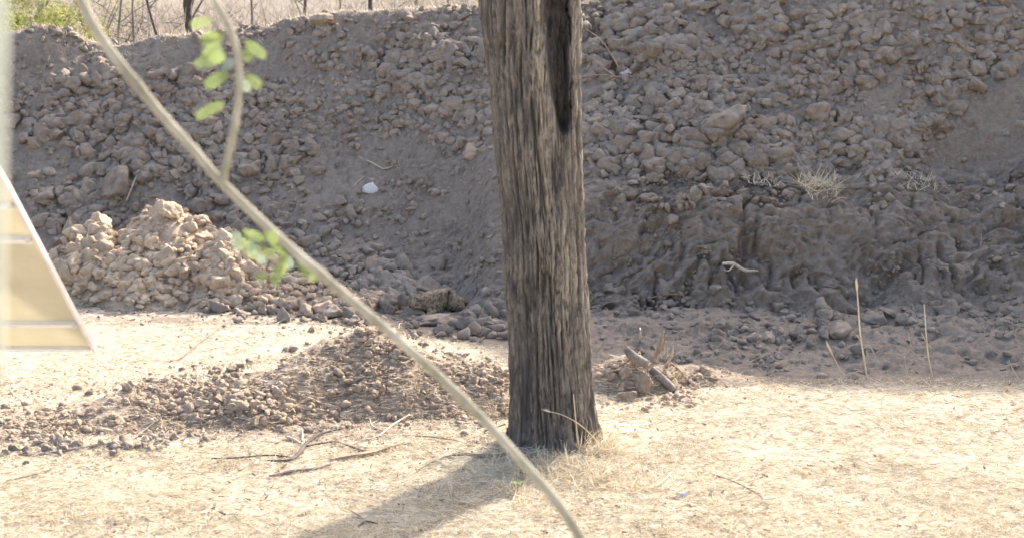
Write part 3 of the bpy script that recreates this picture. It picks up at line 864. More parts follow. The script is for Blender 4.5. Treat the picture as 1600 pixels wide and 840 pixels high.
tuft(700, 770, 110, .10, .2, 'grey tuft inside the shadow of the tree trunk', pal=(3, 4, 5))
tuft(1500, 800, 120, .09, .25, 'yellowish low tuft near the lower right corner', pal=(0, 1))
tuft(120, 815, 110, .09, .22, 'brownish flat tuft near the lower left corner', pal=(1, 3, 5))
tuft(785, 640, 90, .12, .10, 'golden dry tuft touching the left side of the trunk', pal=(0, 1, 1))
tuft(1275, 300, 260, .26, .24, 'shaggy tuft of dead roots on the lip of the cut bank', lean=(0, -.5, -.3), pal=(0, 1, 2, 4), lift=.07, w_=.006)
tuft(1190, 292, 60, .14, .2, 'small wispy dry tuft on the bank lip left of the shaggy one', lean=(0, -.3, 0), pal=(2, 4), lift=.07, w_=.006)
tuft(1430, 294, 70, .14, .25, 'pale wisps of root on the right end of the bank lip', lean=(0, -.3, 0), pal=(2, 4), lift=.07, w_=.006)
tuft(625, 258, 50, .12, .08, 'small straw coloured tuft on the bank above the white stone', pal=(0, 3))
tuft(360, 398 + 328, 60, .08, .08, 'orange brown tuft beside the dark dead branch', pal=(1, 3))
tuft(650, 600, 50, .09, .1, 'sparse tuft on the front of the long mound', pal=(0, 3))

# dead leaves and bark crumbs scattered over the straw
n = 5200; px = RNG.uniform(-40, 1640, n); py = RNG.uniform(500, 850, n); X, Y, Z = hits(px, py)
k = (~np.isnan(Y)) & (Y < 13) & (fbm2(X * 1.3 + 20, Y * 1.9, 3) + RNG.normal(0, .15, n) > .05); X, Y, Z = X[k], Y[k], Z[k]; n = len(X)
a = RNG.uniform(0, 6.28, n); D = np.stack([np.cos(a), np.sin(a), RNG.uniform(0, .5, n)], -1); D /= np.linalg.norm(D, axis=1)[:, None]
v, f, tt = blades(np.stack([X, Y, Z + .006], -1), D, RNG.uniform(.012, .05, n), RNG.uniform(.006, .018, n), RNG.normal(0, .006, (n, 3)), np.array([(.30, .21, .13), (.20, .15, .11), (.42, .30, .18), (.15, .12, .10)])[RNG.integers(0, 4, n)])
tag(mesh_np('dead_leaf_litter', v, f, M['straw'], attrs={'tint': ('FLOAT_COLOR', tt)}), 'brown leaf crumbs scattered over the straw', kind='stuff')

# straw and dry leaves caught on the rim of the bank
parts = []
for _ in range(420):
    u = random.uniform(20, 760); yy = float(rimY(np.array([u]))[0]) + random.uniform(-.25, .5)
    x = (u - 800) / (F * .985) * yy
    parts.append(tuft_geo((x, yy, 0), random.randint(4, 10), random.uniform(.03, .12), .12, w_=.008, pal=(0, 2, 3, 4)))
v, f, tt = geo_join(parts)
tag(mesh_np('rim_litter', v, f, M['straw'], attrs={'tint': ('FLOAT_COLOR', tt)}), 'dry litter lining the rim of the bank', kind='stuff')
# small roots and straws strewn over the shaded bank
n = 2600; px = RNG.uniform(10, 1600, n); py = RNG.uniform(60, 580, n); X, Y, Z = hits(px, py)
k = (~np.isnan(Y)) & (Y > footY(px)) & (fbm2(px / 90, py / 60, 2) > -.05); X, Y, Z = X[k], Y[k], Z[k]; n = len(X)
a = RNG.uniform(0, 6.28, n); D = np.stack([np.cos(a), np.sin(a) * .6, .5 * np.abs(np.sin(a)) + RNG.normal(0, .2, n)], -1); D /= np.linalg.norm(D, axis=1)[:, None]
v, f, tt = blades(np.stack([X, Y, Z + .02], -1), D, RNG.uniform(.04, .22, n), RNG.uniform(.004, .008, n), RNG.normal(0, .02, (n, 3)), STRAW[RNG.choice([1, 3, 4, 5], n)] * .8)
tag(mesh_np('bank_straws', v, f, M['straw'], attrs={'tint': ('FLOAT_COLOR', tt)}), 'stray straws and rootlets on the bank face', kind='stuff')

# grass stalks that stand alone
def stalk(pts, r, label, head=None, headlen=.12, mat='stalk'):
    base = Vector(pts[0])
    o = thing('grass_stalk', base, label, 'grass stalk')
    mb = MB(); L = smoothline([Vector(p) - base for p in pts], 5); mb.tube(L, list(np.linspace(r, r * .55, len(L))), 6)
    mb.build('stem', M[mat], o, smooth=True)
    if head:
        e = L[-1]; d = (L[-1] - L[-3]).normalized(); hb = MB()
        hb.tube([e - d * .01, e + d * headlen * .3, e + d * headlen * .7, e + d * headlen], [r * .8, head, head * .8, r * .3], 7, jit=.25)
        for _ in range(26):
            q_ = e + d * random.uniform(0, headlen); v_ = (d * .6 + Vector((random.uniform(-1, 1), random.uniform(-1, 1), random.uniform(-.2, 1)))).normalized()
            hb.tube([q_, q_ + v_ * random.uniform(.012, .03)], [.0015, .0006], 3, caps=False)
        hb.build('seed_head', M['stalk'], o)
    return o
def PW(*a): return [Wp(x, y, d) for x, y, d in a]
Ys = 12.4
s_ = stalk(PW((1355, 592, Ys), (1350, 560, Ys), (1344, 520, Ys), (1341, 480, Ys), (1339, 452, Ys)), .009, 'tallest dry grass stalk standing before the shaded ditch', .014, .1)
mb = MB(); b0 = s_.location; mb.tube([p - b0 for p in PW((1347, 545, Ys), (1358, 538, Ys), (1366, 552, Ys))], .003, 5); mb.tube([p - b0 for p in PW((1346, 535, Ys), (1339, 523, Ys))], .004, 5); mb.build('leaf_blade', M['stalk'], s_)
s_ = stalk(PW((1458, 592, Ys), (1451, 560, Ys), (1447, 520, Ys), (1444, 475, Ys)), .0075, 'second tallest dry grass stalk, right of the tallest, without a seed head')
mb = MB(); b0 = s_.location; mb.tube([p - b0 for p in PW((1448, 535, Ys), (1455, 542, Ys))], .003, 5); mb.tube([p - b0 for p in PW((1447, 533, Ys), (1440, 520, Ys))], .004, 5); mb.build('leaf_blade', M['stalk'], s_)
stalk(PW((1322, 592, Ys), (1310, 572, Ys), (1300, 552, Ys)), .0055, 'short leaning grass stalk with a fat pale tip, left of the tallest', .012, .12)
stalk(PW((1422, 592, Ys), (1416, 575, Ys), (1413, 556, Ys)), .004, 'short thin stalk between the two tallest grass stalks')
stalk(PW((1592, 592, Ys), (1582, 575, Ys), (1576, 562, Ys)), .0045, 'short leaning stalk at the right edge of the picture')
stalk([G(906, 704)] + PW((902, 680, 9.72), (899, 650, 9.72), (896, 615, 9.72)), .007, 'upright straw stalk in front of the tree trunk')
stalk([G(945, 702)] + PW((925, 680, 9.7), (905, 662, 9.68), (880, 648, 9.66), (858, 642, 9.66)), .0045, 'thin straw arching leftwards across the tree trunk', .007, .04)
stalk([G(1000, 535)] + PW((1001, 520, 12.2), (1000, 512, 12.2)), .010, 'splintered upright stub on the small heap behind the trunk', mat='pale_wood')
stalk([G(800, 785)] + PW((806, 765, 8.9), (803, 752, 8.9)), .006, 'short pale straw left of the lower branch end')

# ------------------------------------------------------------------ sticks and dead branches
def stick(name, pts, rad, mat, label, cat='stick', side=(), knobs=.12, seg=8):
    base = Vector(pts[0]); mb = MB()
    L = smoothline([Vector(p) - base for p in pts], 5)
    r = np.interp(np.linspace(0, 1, len(L)), np.linspace(0, 1, len(rad)), rad)
    mb.tube(L, list(r), seg, jit=knobs)
    for sp, sr in side:
        L2 = smoothline([Vector(p) - base for p in sp], 4); mb.tube(L2, list(np.linspace(sr, sr * .4, len(L2))), 6, jit=.1)
    o = mb.build(name, M[mat], smooth=True); o.location = base
    return tag(o, label, cat)
def GP(*a, lift=.015): return [G(x, y, lift) for x, y in a]
stick('dead_branch', GP((418, 722), (450, 722), (465, 712), (480, 695), (500, 680), (535, 671)), [.006, .014, .017, .015, .01, .005], 'dark_wood', 'dark curved dead branch lying left of the tree', 'branch', [(GP((478, 699), (505, 695), (528, 692), (555, 703)), .010), (GP((462, 716), (473, 704), (478, 690)), .008)])
stick('dead_branch', GP((330, 718), (365, 717), (420, 714), (455, 716)), [.004, .008, .006, .004], 'dark_wood', 'thin dark twig on the straw left of the curved dead branch', 'twig')
stick('dead_branch', GP((530, 695), (550, 700), (575, 707), (610, 700), (645, 694)), [.006, .01, .008, .004], 'brown_wood', 'thin forked twig right of the curved dead branch', 'twig')
# flat bark slab
def slab(pts, w_, th_, mat, name, label, cat):
    base = pts[0]; L = smoothline([p - base for p in pts], 6); mb = MB(); V = []; n_ = len(L)
    for i, p in enumerate(L):
        k_ = math.sin(math.pi * min(max((i + .6) / n_, 0), 1)) ** .5 * (1 + random.uniform(-.1, .1)); s = Vector((.25, -1, .15)).normalized() * w_ * .5 * k_
        V += [p - s, p + s, p + s + Vector((0, 0, th_)), p + Vector((0, 0, th_ * 1.6)), p - s + Vector((0, 0, th_))]
    Fc = []
    for i in range(n_ - 1):
        for k_ in range(5): Fc.append((i * 5 + k_, i * 5 + (k_ + 1) % 5, (i + 1) * 5 + (k_ + 1) % 5, (i + 1) * 5 + k_))
    Fc += [(4, 3, 2, 1, 0), tuple((n_ - 1) * 5 + k_ for k_ in range(5))]
    mb.add(V, Fc); o = mb.build(name, M[mat]); o.location = base; return tag(o, label, cat)
slab(GP((515, 722), (545, 716), (580, 711), (610, 702), lift=.01), .075, .018, 'brown_wood', 'bark_slab', 'flat brown slab of bark lying between grey stick and dead branch', 'bark')
stick('stick', GP((422, 747), (450, 741), (490, 735), (525, 724)), [.012, .016, .014, .008], 'grey_wood', 'grey weathered stick lying below the brown bark slab')
stick('stick', GP((40, 714), (90, 709), (150, 699), (200, 690), (225, 675), (258, 648)), [.008, .014, .015, .014, .009, .004], 'grey_wood', 'long grey stick crossing the front of the low mound at the left')
stick('stick', GP((10, 755), (60, 742), (85, 733)), [.004, .008, .005], 'brown_wood', 'short thin stick near the lower left edge')
stick('twig', GP((10, 805), (40, 790), (75, 775)), [.004, .006, .003], 'brown_wood', 'lowest thin brown twig on the straw at the left', 'twig')
stick('stick', GP((640, 648), (615, 665), (590, 683), (565, 690)), [.006, .009, .007, .004], 'pale_wood', 'slim pale stick slanting below the long mound', side=[(GP((600, 676), (582, 668), (578, 655)), .008)])
stick('stick', GP((448, 685), (460, 690), (470, 695)), [.012, .014, .008], 'pale_wood', 'short bleached stick stub above the dark dead branch', side=[(GP((472, 692), (473, 680), (471, 672)), .007)])
stick('twig', GP((648, 683), (680, 686), (715, 690)), [.005, .007, .004], 'brown_wood', 'short brown twig lying between bark slab and tree', 'twig')
stick('twig', [G(745, 692, .01), G(756, 680, .03), Wp(765, 670, 10.2), Wp(790, 662, 10.2)], [.007, .008, .005], 'brown_wood', 'bent twig leaning at the left foot of the trunk', 'twig')
stick('dead_root', GP((652, 738), (680, 722), (720, 713), (760, 714), (795, 712)), [.004, .009, .012, .014], 'grey_wood', 'surface root curving away from the left foot of the trunk', 'root')
stick('twig', GP((560, 825), (572, 818), (590, 822)), [.005, .008, .004], 'dark_wood', 'little dark twig in the tree shadow at the bottom', 'twig')
stick('twig', GP((537, 795), (556, 806), (570, 816)), [.003, .005, .004], 'brown_wood', 'thin light twig just above the bottom shadow', 'twig')
stick('twig', GP((1110, 742), (1145, 755), (1185, 775), (1200, 792)), [.004, .006, .004], 'brown_wood', 'thin brown twig on the straw far right of the tree', 'twig')
stick('twig', GP((1030, 758), (1042, 748), (1050, 738)), [.006, .006, .004], 'pale_wood', 'small pale twig right of the trunk in the matted tuft', 'twig')
stick('stick', [G(105, 443, .02), G(120, 418, .10), G(145, 366, .12)], [.012, .012, .006], 'pale_wood', 'pale stick leaning on the left face of the tan heap')
stick('stick', [G(198, 322, .06), G(212, 300, .16), G(225, 268, .12), Wp(230, 252, G(230, 268).y - .05)], [.010, .012, .009, .005], 'pale_wood', 'pale thin stick rising beside the biggest lump above the heap')
stick('stalk_stick', [G(258, 566, .01), G(280, 563, .02), G(320, 535, .05), G(375, 492, .05)], [.004, .006, .006, .003], 'brown_wood', 'long thin brown twig on bare straw between heap and mound', 'twig')
stick('twig', [G(560, 248, .03), G(580, 258, .05), G(600, 268, .05), G(616, 262, .05)], [.006, .009, .005], 'pale_wood', 'pale crooked twig on the bank above the white stone', 'twig')
stick('twig', [G(551, 294, .02), G(560, 288, .04), G(570, 281, .04)], [.005, .007, .005], 'pale_wood', 'short straw pale twig touching the white stone', 'twig')
stick('dead_branch', [G(1126, 411, .03) + Vector((0, -.12, 0)), G(1142, 421, .06) + Vector((0, -.14, 0)), G(1160, 425, .06) + Vector((0, -.14, 0)), G(1182, 424, .05) + Vector((0, -.1, 0))], [.016, .024, .020, .009], 'pale_wood', 'short bleached branch sticking out of the cut bank', 'branch', [([G(1145, 420, .08) + Vector((0, -.16, 0)), G(1135, 428, .07) + Vector((0, -.16, 0)), G(1128, 425, .05) + Vector((0, -.14, 0))], .010)])
stick('twig', [G(655, 530, .02), G(627, 514, .06), G(623, 520, .03)], [.006, .008, .004], 'brown_wood', 'small curled twig behind the diagonal branch', 'twig')
stick('twig', [G(505, 498, .01), G(530, 495, .02), G(552, 488, .03)], [.005, .006, .003], 'pale_wood', 'thin pale twig right of the tan heap foot', 'twig')
stick('twig', [G(1505, 22, .05), G(1530, 12, .06), G(1560, 4, .08)], [.004, .006, .003], 'redtwig', 'faint rusty twig at the upper right edge of the slope', 'twig')
stick('twig', [G(1260, 98, .05), G(1285, 88, .06), G(1310, 86, .08)], [.005, .008, .003], 'pale_wood', 'short pale twig among clods in the right slope', 'twig')
stick('root', [G(1010, 470, .02), G(1050, 466, .05), G(1082, 472, .03)], [.006, .010, .006], 'brown_wood', 'thin brown root at the base of the cut bank', 'root')
# logs of the small heap
stick('log', [Wp(979, 545, 12.0), Wp(990, 557, 11.95), Wp(1012, 569, 11.9)], [.032, .042, .036], 'grey_wood', 'short grey log leaning on top of the small heap', 'log', seg=12, knobs=.05)
stick('log', [Wp(1018, 577, 11.95), Wp(1036, 592, 11.88), Wp(1054, 610, 11.8)], [.034, .036, .030], 'grey_wood', 'grey log sloping down the right side of the small heap', 'log', seg=12, knobs=.05)
lump('boulder_clod', 1010, 592, 32, 44, 'tall brown lump in the middle of the small heap by the trunk', 'earth lump', M['tan_clod'], 75)
lump('boulder_clod', 985, 616, 40, 24, 'rounded brown lump at the foot of the small heap', 'earth lump', M['tan_clod'], 76)
stick('stub', [G(1022, 570, .02), Wp(1030, 540, 12.15), Wp(1037, 517, 12.15)], [.024, .018, .008], 'brown_wood', 'splintered brown stub standing on the small heap', 'stub', [([Wp(1026, 555, 12.15), Wp(1036, 540, 12.1), Wp(1040, 522, 12.1)], .012)])

for k_, (a, b_, c_) in enumerate([((1000, 560), (975, 575), 'broken brown stick leaning left on the small heap'), ((1048, 575), (1075, 596), 'thin dry stick lying right of the sloping grey log'), ((945, 590), (985, 583), 'short twig lying across the left foot of the small heap')]):
    p1 = G(*a, lift=.04); p2 = G(*b_, lift=.02); stick('stick', [p1, (p1 + p2) / 2 + Vector((0, 0, .015)), p2], [.012, .010, .005], 'brown_wood', c_)
stick('stub', [G(1040, 575, .02), Wp(1050, 555, 12.1), Wp(1052, 538, 12.1)], [.016, .012, .004], 'pale_wood', 'small pale splinter right of the brown stub on the heap', 'stub')
tuft(1060, 590, 60, .12, .12, 'straw tuft on the right shoulder of the small heap', pal=(0, 1, 3))
# dry weed with rusty twigs right of the trunk
p0 = G(962, 122, .05)
weed = thing('dry_weed', p0, 'dry rusty weed fanning leftwards beside the trunk on the clod slope', 'weed')
Yw = p0.y - .15
for pts, r_ in [([(962, 120), (942, 105), (925, 90), (908, 84)], .010), ([(968, 108), (955, 85), (938, 62), (915, 45)], .010), ([(962, 120), (940, 117), (905, 120)], .009),
                ([(962, 122), (940, 135), (920, 148), (905, 158)], .009), ([(960, 124), (938, 140), (918, 155)], .007), ([(952, 128), (948, 150), (943, 183)], .007),
                ([(982, 122), (992, 145), (995, 185)], .007), ([(962, 121), (985, 119), (1005, 122), (1025, 130)], .015), ([(912, 175), (925, 195)], .006), ([(940, 62), (950, 60), (958, 75)], .005)]:
    mb = MB(); L = smoothline([Wp(x, y, Yw) - p0 + Vector((0, random.uniform(-.06, .06), 0)) for x, y in pts], 4); mb.tube(L, list(np.linspace(r_, r_ * .4, len(L))), 6, jit=.1)
    mb.build('twig', M['redtwig'], weed, smooth=True)
mb = MB()
for _ in range(60):
    a = Wp(random.uniform(918, 960), 0, Yw); tt_ = random.random(); x = 962 - 50 * tt_; y = 122 + 34 * tt_ + random.uniform(-6, 6)
    q_ = Wp(x, y, Yw) - p0; mb.tube([q_, q_ + Vector((random.uniform(-.06, .02), random.uniform(-.02, .02), random.uniform(-.04, .02)))], [.004, .001], 4, caps=False)
tag(mb.build('leaflet_spray', M['redtwig'], weed), kind='stuff')

# green weed beside the lower branch
gp = G(808, 770)
def green_mat(name, c1, c2, tr=.35):
    m, t, b = new_mat(name, .6); tc = t.nodes.new('ShaderNodeTexCoord').outputs['Object']
    n_ = noise(t, 20, 3, .6, tc); c = mixc(t, ramp(t, n_, .35, .65), c1, c2); t.links.new(c, b.inputs['Base Color'])
    trn = t.nodes.new('ShaderNodeBsdfTranslucent'); t.links.new(c, trn.inputs['Color']); mx = t.nodes.new('ShaderNodeMixShader'); mx.inputs[0].default_value = tr
    t.links.new(b.outputs[0], mx.inputs[1]); t.links.new(trn.outputs[0], mx.inputs[2]); t.links.new(mx.outputs[0], t.nodes['Material Output'].inputs['Surface']); return m
M['leaf'] = green_mat('bright_green_leaf', (.21, .28, .10), (.29, .36, .15), .35)
M['leaf_blue'] = green_mat('blue_green_leaf', (.24, .32, .25), (.34, .42, .35), .35)
wd = thing('green_weed', gp, 'tiny green weed left of the lower end of the diagonal branch', 'weed')
mb = MB(); mb.tube([(0, 0, 0), (.005, 0, .04), (.0, -.01, .075)], [.003, .003, .002], 5); mb.build('stem', M['branch'], wd)
def leaf_geo(L_, W_, n_=6):
    V = []; Fc = []
    for i in range(n_ + 1):
        t_ = i / n_; w__ = W_ * math.sin(math.pi * (t_ * .92 + .04)) * .5; z = -.25 * L_ * t_ * t_
        V += [(-w__, L_ * t_, z), (0, L_ * t_, z - w__ * .3), (w__, L_ * t_, z)]
    for i in range(n_):
        for k_ in (0, 1): Fc.append((i * 3 + k_, i * 3 + k_ + 1, i * 3 + k_ + 4, i * 3 + k_ + 3))
    return V, Fc
for a in range(4):
    mb = MB(); V_, F_ = leaf_geo(.06, .03); R_ = Matrix.Rotation(a * 1.6 + .4, 4, 'Z') @ Matrix.Rotation(.5, 4, 'X')
    mb.add([R_ @ Vector(v) + Vector((0, -.008, .07)) for v in V_], F_); mb.build('leaf', M['leaf'], wd, smooth=True)

# ------------------------------------------------------------------ foreground branch (near, out of focus)
YB = 3.3
def BW(px, py, d=0): return Wp(px, py, YB + d)
bpts = [BW(20, -190), BW(70, -100), BW(118, -15), BW(160, 62), BW(240, 165), BW(300, 232), BW(345, 284), BW(430, 366), BW(515, 440), BW(600, 511), BW(680, 582), BW(760, 660), BW(828, 735), BW(878, 795), BW(918, 860), BW(975, 960), Vector((.42, 3.35, .9)), Vector((.55, 3.45, -.02))]
root = Vector((.55, 3.45, 0))
br = thing('shrub_branch', root, 'long blurred green grey branch crossing the picture diagonally in front', 'branch')
mb = MB(); L = smoothline([p - root for p in bpts], 6)
rad = np.interp(np.linspace(0, 1, len(L)), [0, .2, .35, .6, .8, 1], [.0105, .0118, .0108, .0112, .012, .018])
for bi in (22, 47, 63): rad[bi] *= 1.22
mb.tube(L, list(rad), 16)
for (x0, y0), (x1, y1) in [((621, 525), (631, 508)), ((212, 128), (222, 120)), ((500, 428), (506, 418)), ((300, 228), (293, 236))]:
    mb.tube([BW(x0, y0) - root, BW((x0 + x1) / 2, (y0 + y1) / 2) - root, BW(x1, y1) - root], [.005, .0035, .0018], 6)
mb.build('stem', M['branch'], br, smooth=True)
mb = MB(); tw_ = [BW(347, 284), BW(356, 245), BW(366, 200), BW(373, 140), BW(371, 85), BW(357, 40), BW(332, -5), BW(300, -60), BW(270, -130)]
L = smoothline([p - root for p in tw_], 6); mb.tube(L, list(np.linspace(.0095, .0068, len(L)) * np.array([1 + .12 * math.sin(i * 1.7) for i in range(len(L))])), 12)
for x0, y0, x1, y1 in [(372, 120, 350, 116), (371, 90, 345, 92), (374, 140, 388, 134), (371, 85, 383, 78), (367, 65, 340, 66), (352, 33, 330, 34), (368, 190, 345, 170), (373, 130, 395, 126)]:
    mb.tube([BW(x0, y0) - root, BW((x0 + x1) / 2, (y0 + y1) / 2 + 2) - root, BW(x1, y1) - root], [.0016, .0012, .001], 5)
for x0, y0, x1, y1 in [(452, 390, 425, 372), (500, 428, 480, 424), (452, 392, 448, 410), (470, 402, 462, 396)]:
    mb.tube([BW(x0, y0) - root, BW(x1, y1) - root], [.0018, .001], 5)
mb.build('twig', M['branch'], br, smooth=True)
def pinna(px0, py0, px1, py1, mat, wpx=15):
    """feathery leaf: midrib with pairs of small leaflets"""
    a = BW(px0, py0, random.uniform(-.05, .05)) - root; b_ = BW(px1, py1, random.uniform(-.05, .05)) - root
    d = b_ - a; Ln = d.length; d.normalize(); fw = Vector((random.uniform(-.3, .3), -1, random.uniform(-.5, .2))).normalized(); s = d.cross(fw).normalized(); fw = s.cross(d)
    mb = MB(); mb.tube([a, (a + b_) / 2 - fw * .002, b_], [.0012, .001, .0007], 5)
    n_ = 15; wl = wpx / F * YB * .66
    for i in range(n_):
        p = a + d * Ln * (i + .5) / n_; k_ = math.sin(math.pi * (i + 1.2) / (n_ + 1.4)) ** .4
        for sg in (-1, 1):
            dd = (s * sg + d * .35 + fw * random.uniform(-.15, .15)).normalized(); q_ = p + dd * wl * k_
            e = d * Ln / n_ * .46
            e = e * 1.1; mb.add([p - e * .5, p + e * .5, p + (q_ - p) * .7 + e, q_, p + (q_ - p) * .7 - e], [(0, 1, 2, 3, 4)])
    mb.build('leaf', M[mat], br)
for a in [(350, 161, 307, 183), (356, 113, 322, 135), (350, 92, 305, 100), (352, 82, 330, 96), (350, 56, 316, 68), (345, 70, 318, 88), (328, 30, 300, 42), (383, 66, 415, 88), (380, 78, 392, 93), (384, 118, 408, 136), (340, 50, 320, 60)]:
    pinna(*a, 'leaf', random.uniform(14, 17))
for a in [(346, 78, 325, 102), (362, 92, 352, 108), (380, 125, 386, 143), (368, 362, 372, 392), (398, 372, 392, 398), (405, 395, 410, 412), (442, 398, 456, 418)]:
    pinna(*a, 'leaf_blue', random.uniform(13, 16))
for a in [(370, 372, 398, 392), (380, 362, 412, 374), (378, 388, 402, 402), (402, 385, 428, 400), (412, 362, 438, 384), (425, 382, 450, 402), (440, 402, 428, 444), (445, 395, 440, 430), (418, 430, 402, 432), (476, 408, 490, 438), (468, 404, 482, 432), (430, 360, 424, 378)]:
    pinna(*a, 'leaf', random.uniform(13, 17))
M['near'] = wood_mat('pale_green_bark', (.42, .46, .40), (.52, .55, .48), 18, .1)
# very near, strongly blurred stem at the left edge
sp = [Wp(-22, 900, 1.15), Wp(-16, 600, 1.15), Wp(-13, 350, 1.15), Wp(-12, 150, 1.15), Wp(-10, 60, 1.15), Wp(-16, -60, 1.15), Wp(-30, -200, 1.15)]
b0 = Vector((sp[0].x - .03, 1.2, 0)); mb = MB(); L = smoothline([Vector((0, 0, 0))] + [p - b0 for p in sp], 5); mb.tube(L, list(np.linspace(.0085, .0105, len(L))), 12)
o = mb.build('near_stem', M['near'], smooth=True); o.location = b0; tag(o, 'strongly blurred pale green stem along the left edge of the picture', 'plant stem')

# ------------------------------------------------------------------ solar panel seen from behind
TILT = math.radians(40)
cr = Wp(150, 545, 7.0)                        # lower right corner
upv = Vector((0, -math.cos(TILT), math.sin(TILT)))      # towards the raised edge, which leans to the camera
nx = Vector((-1, 0, 0)); nrm = nx.cross(upv).normalized()
if nrm.y < 0: nrm = -nrm                      # glass side, away from us
LP, WP = 1.72, 1.0
sp_ = thing('solar_panel', (cr.x - .5, 6.4, 0), 'aluminium framed solar panel seen from behind at the left edge', 'solar panel')
o0 = cr - sp_.location
def metal(name, c, r=.4, met=.6):
    m, t, b = new_mat(name, r); tc = t.nodes.new('ShaderNodeTexCoord').outputs['Object']; n_ = noise(t, 12, 4, .6, tc)
    b.inputs['Metallic'].default_value = met; c_ = mixc(t, ramp(t, n_, .3, .7), c, tuple(v * .85 for v in c)); t.links.new(c_, b.inputs['Base Color']); return m
M['alu'] = metal('pale_aluminium', (.66, .62, .62), .45, .25); M['alu2'] = metal('grey_aluminium', (.74, .73, .72), .5, .1); M['post'] = metal('galvanised_post', (.4, .4, .4), .5, .6)
m, t, b = new_mat('yellowed_backsheet', .7); tc = t.nodes.new('ShaderNodeTexCoord').outputs['Object']
n_ = noise(t, 3, 4, .6, tc); n2_ = noise(t, 40, 3, .6, tc); c = mixc(t, ramp(t, n_, .3, .7), (.50, .475, .385), (.58, .55, .46)); c = mixc(t, ramp(t, n2_, .5, .8), c, (.53, .495, .39)); t.links.new(c, b.inputs['Base Color'])
trn = t.nodes.new('ShaderNodeBsdfTranslucent'); t.links.new(c, trn.inputs['Color']); mx = t.nodes.new('ShaderNodeMixShader'); mx.inputs[0].default_value = .55
t.links.new(b.outputs[0], mx.inputs[1]); t.links.new(trn.outputs[0], mx.inputs[2]); t.links.new(mx.outputs[0], t.nodes['Material Output'].inputs['Surface'])
M['sheet'] = m
fd = -nrm                                      # towards the viewer's side (back of panel)
mb = MB(); mb.box(o0 + nrm * .004 + nx * .004 + upv * .004, nx * (WP - .008), upv * (LP - .008), nrm * .005); mb.build('back_sheet', M['sheet'], sp_)
def bar(a, e, wv, d, mat, name='frame_rail'):
    mb = MB(); mb.box(a, e, wv, d); return mb.build(name, M[mat], sp_)
T_ = fd * .020
bar(o0 + nrm * .012, upv * LP, nx * .014, T_ + fd * .012, 'alu')                           # right rail
bar(o0 + nx * (WP - .024) + nrm * .012, upv * LP, nx * .024, T_ + fd * .012, 'alu')
bar(o0 + nx * .0245 + nrm * .011, nx * (WP - .049), upv * .026, T_ + fd * .006, 'alu2')      # bottom rail
bar(o0 + nx * .0245 + upv * (LP - .026) + nrm * .011, nx * (WP - .049), upv * .026, T_ + fd * .006, 'alu2')
def up_at(py, px=60):
    # distance up the panel at which a row of the photograph falls
    best = min(np.linspace(0, LP, 600), key=lambda s: abs((lambda p: 420 + F * math.tan(math.atan((CAMZ - p.z) / p.y) - PITCH))(cr + upv * s + fd * .02) - py))
    return float(best)
for py in (508, 377, 323):
    s = up_at(py); bar(o0 + nx * .0245 + upv * (s - .014) + fd * .001, nx * (WP - .049), upv * .030, fd * .024, 'alu2', 'cross_strut')
    mb = MB(); c0 = o0 + nx * .036 + upv * s + fd * .025; mb.tube([c0, c0 + fd * .008], .009, 6); mb.build('bolt', M['alu'], sp_)
mb = MB(); s = up_at(350); mb.box(o0 + nx * .62 + upv * (s - .05) + fd * .001, nx * .12, upv * .09, fd * .022); mb.build('junction_box', M['dark_wood'], sp_)
mb = MB(); pc = o0 + nx * .5 + upv * .86; mb.tube([(pc.x, pc.y, -.05), (pc.x, pc.y, pc.z - .06)], .035, 14); mb.build('post', M['post'], sp_, smooth=False)
mb = MB(); mb.box(pc + Vector((-.05, -.05, -.07)), (.1, 0, 0), (0, .1, 0), (0, 0, .05)); mb.build('bracket', M['post'], sp_)

# ------------------------------------------------------------------ leopard
m, t, b = new_mat('leopard_fur', .9)
tc = t.nodes.new('ShaderNodeTexCoord').outputs['Object']
v1 = N(t, 'ShaderNodeTexVoronoi', Scale=30.0); nz = t.nodes.new('ShaderNodeTexNoise'); nz.inputs['Scale'].default_value = 12; t.links.new(tc, nz.inputs['Vector'])
mxv = t.nodes.new('ShaderNodeMix'); mxv.data_type = 'VECTOR'; mxv.inputs[0].default_value = .06; t.links.new(tc, mxv.inputs[4]); t.links.new(nz.outputs['Color'], mxv.inputs[5])
t.links.new(mxv.outputs[1], v1.inputs['Vector'])
d1 = ramp(t, v1.outputs['Distance'], .50, .40); d2 = ramp(t, v1.outputs['Distance'], .16, .26)
mu = N(t, 'ShaderNodeMath', operation='MULTIPLY'); t.links.new(d1, mu.inputs[0]); t.links.new(d2, mu.inputs[1])
c = mixc(t, noise(t, 5, 2, .5, tc), (.27, .215, .15), (.22, .18, .135)); c = mixc(t, mu.outputs[0], c, (.085, .068, .055)); t.links.new(c, b.inputs['Base Color'])
bump(t, noise(t, 120, 3, .7, tc), .5, .004, b)
M['fur'] = m
leo = thing('leopard', LEO + Vector((0, .10, -.07)), 'spotted leopard crouching flat among the clods at the foot of the bank', 'leopard')
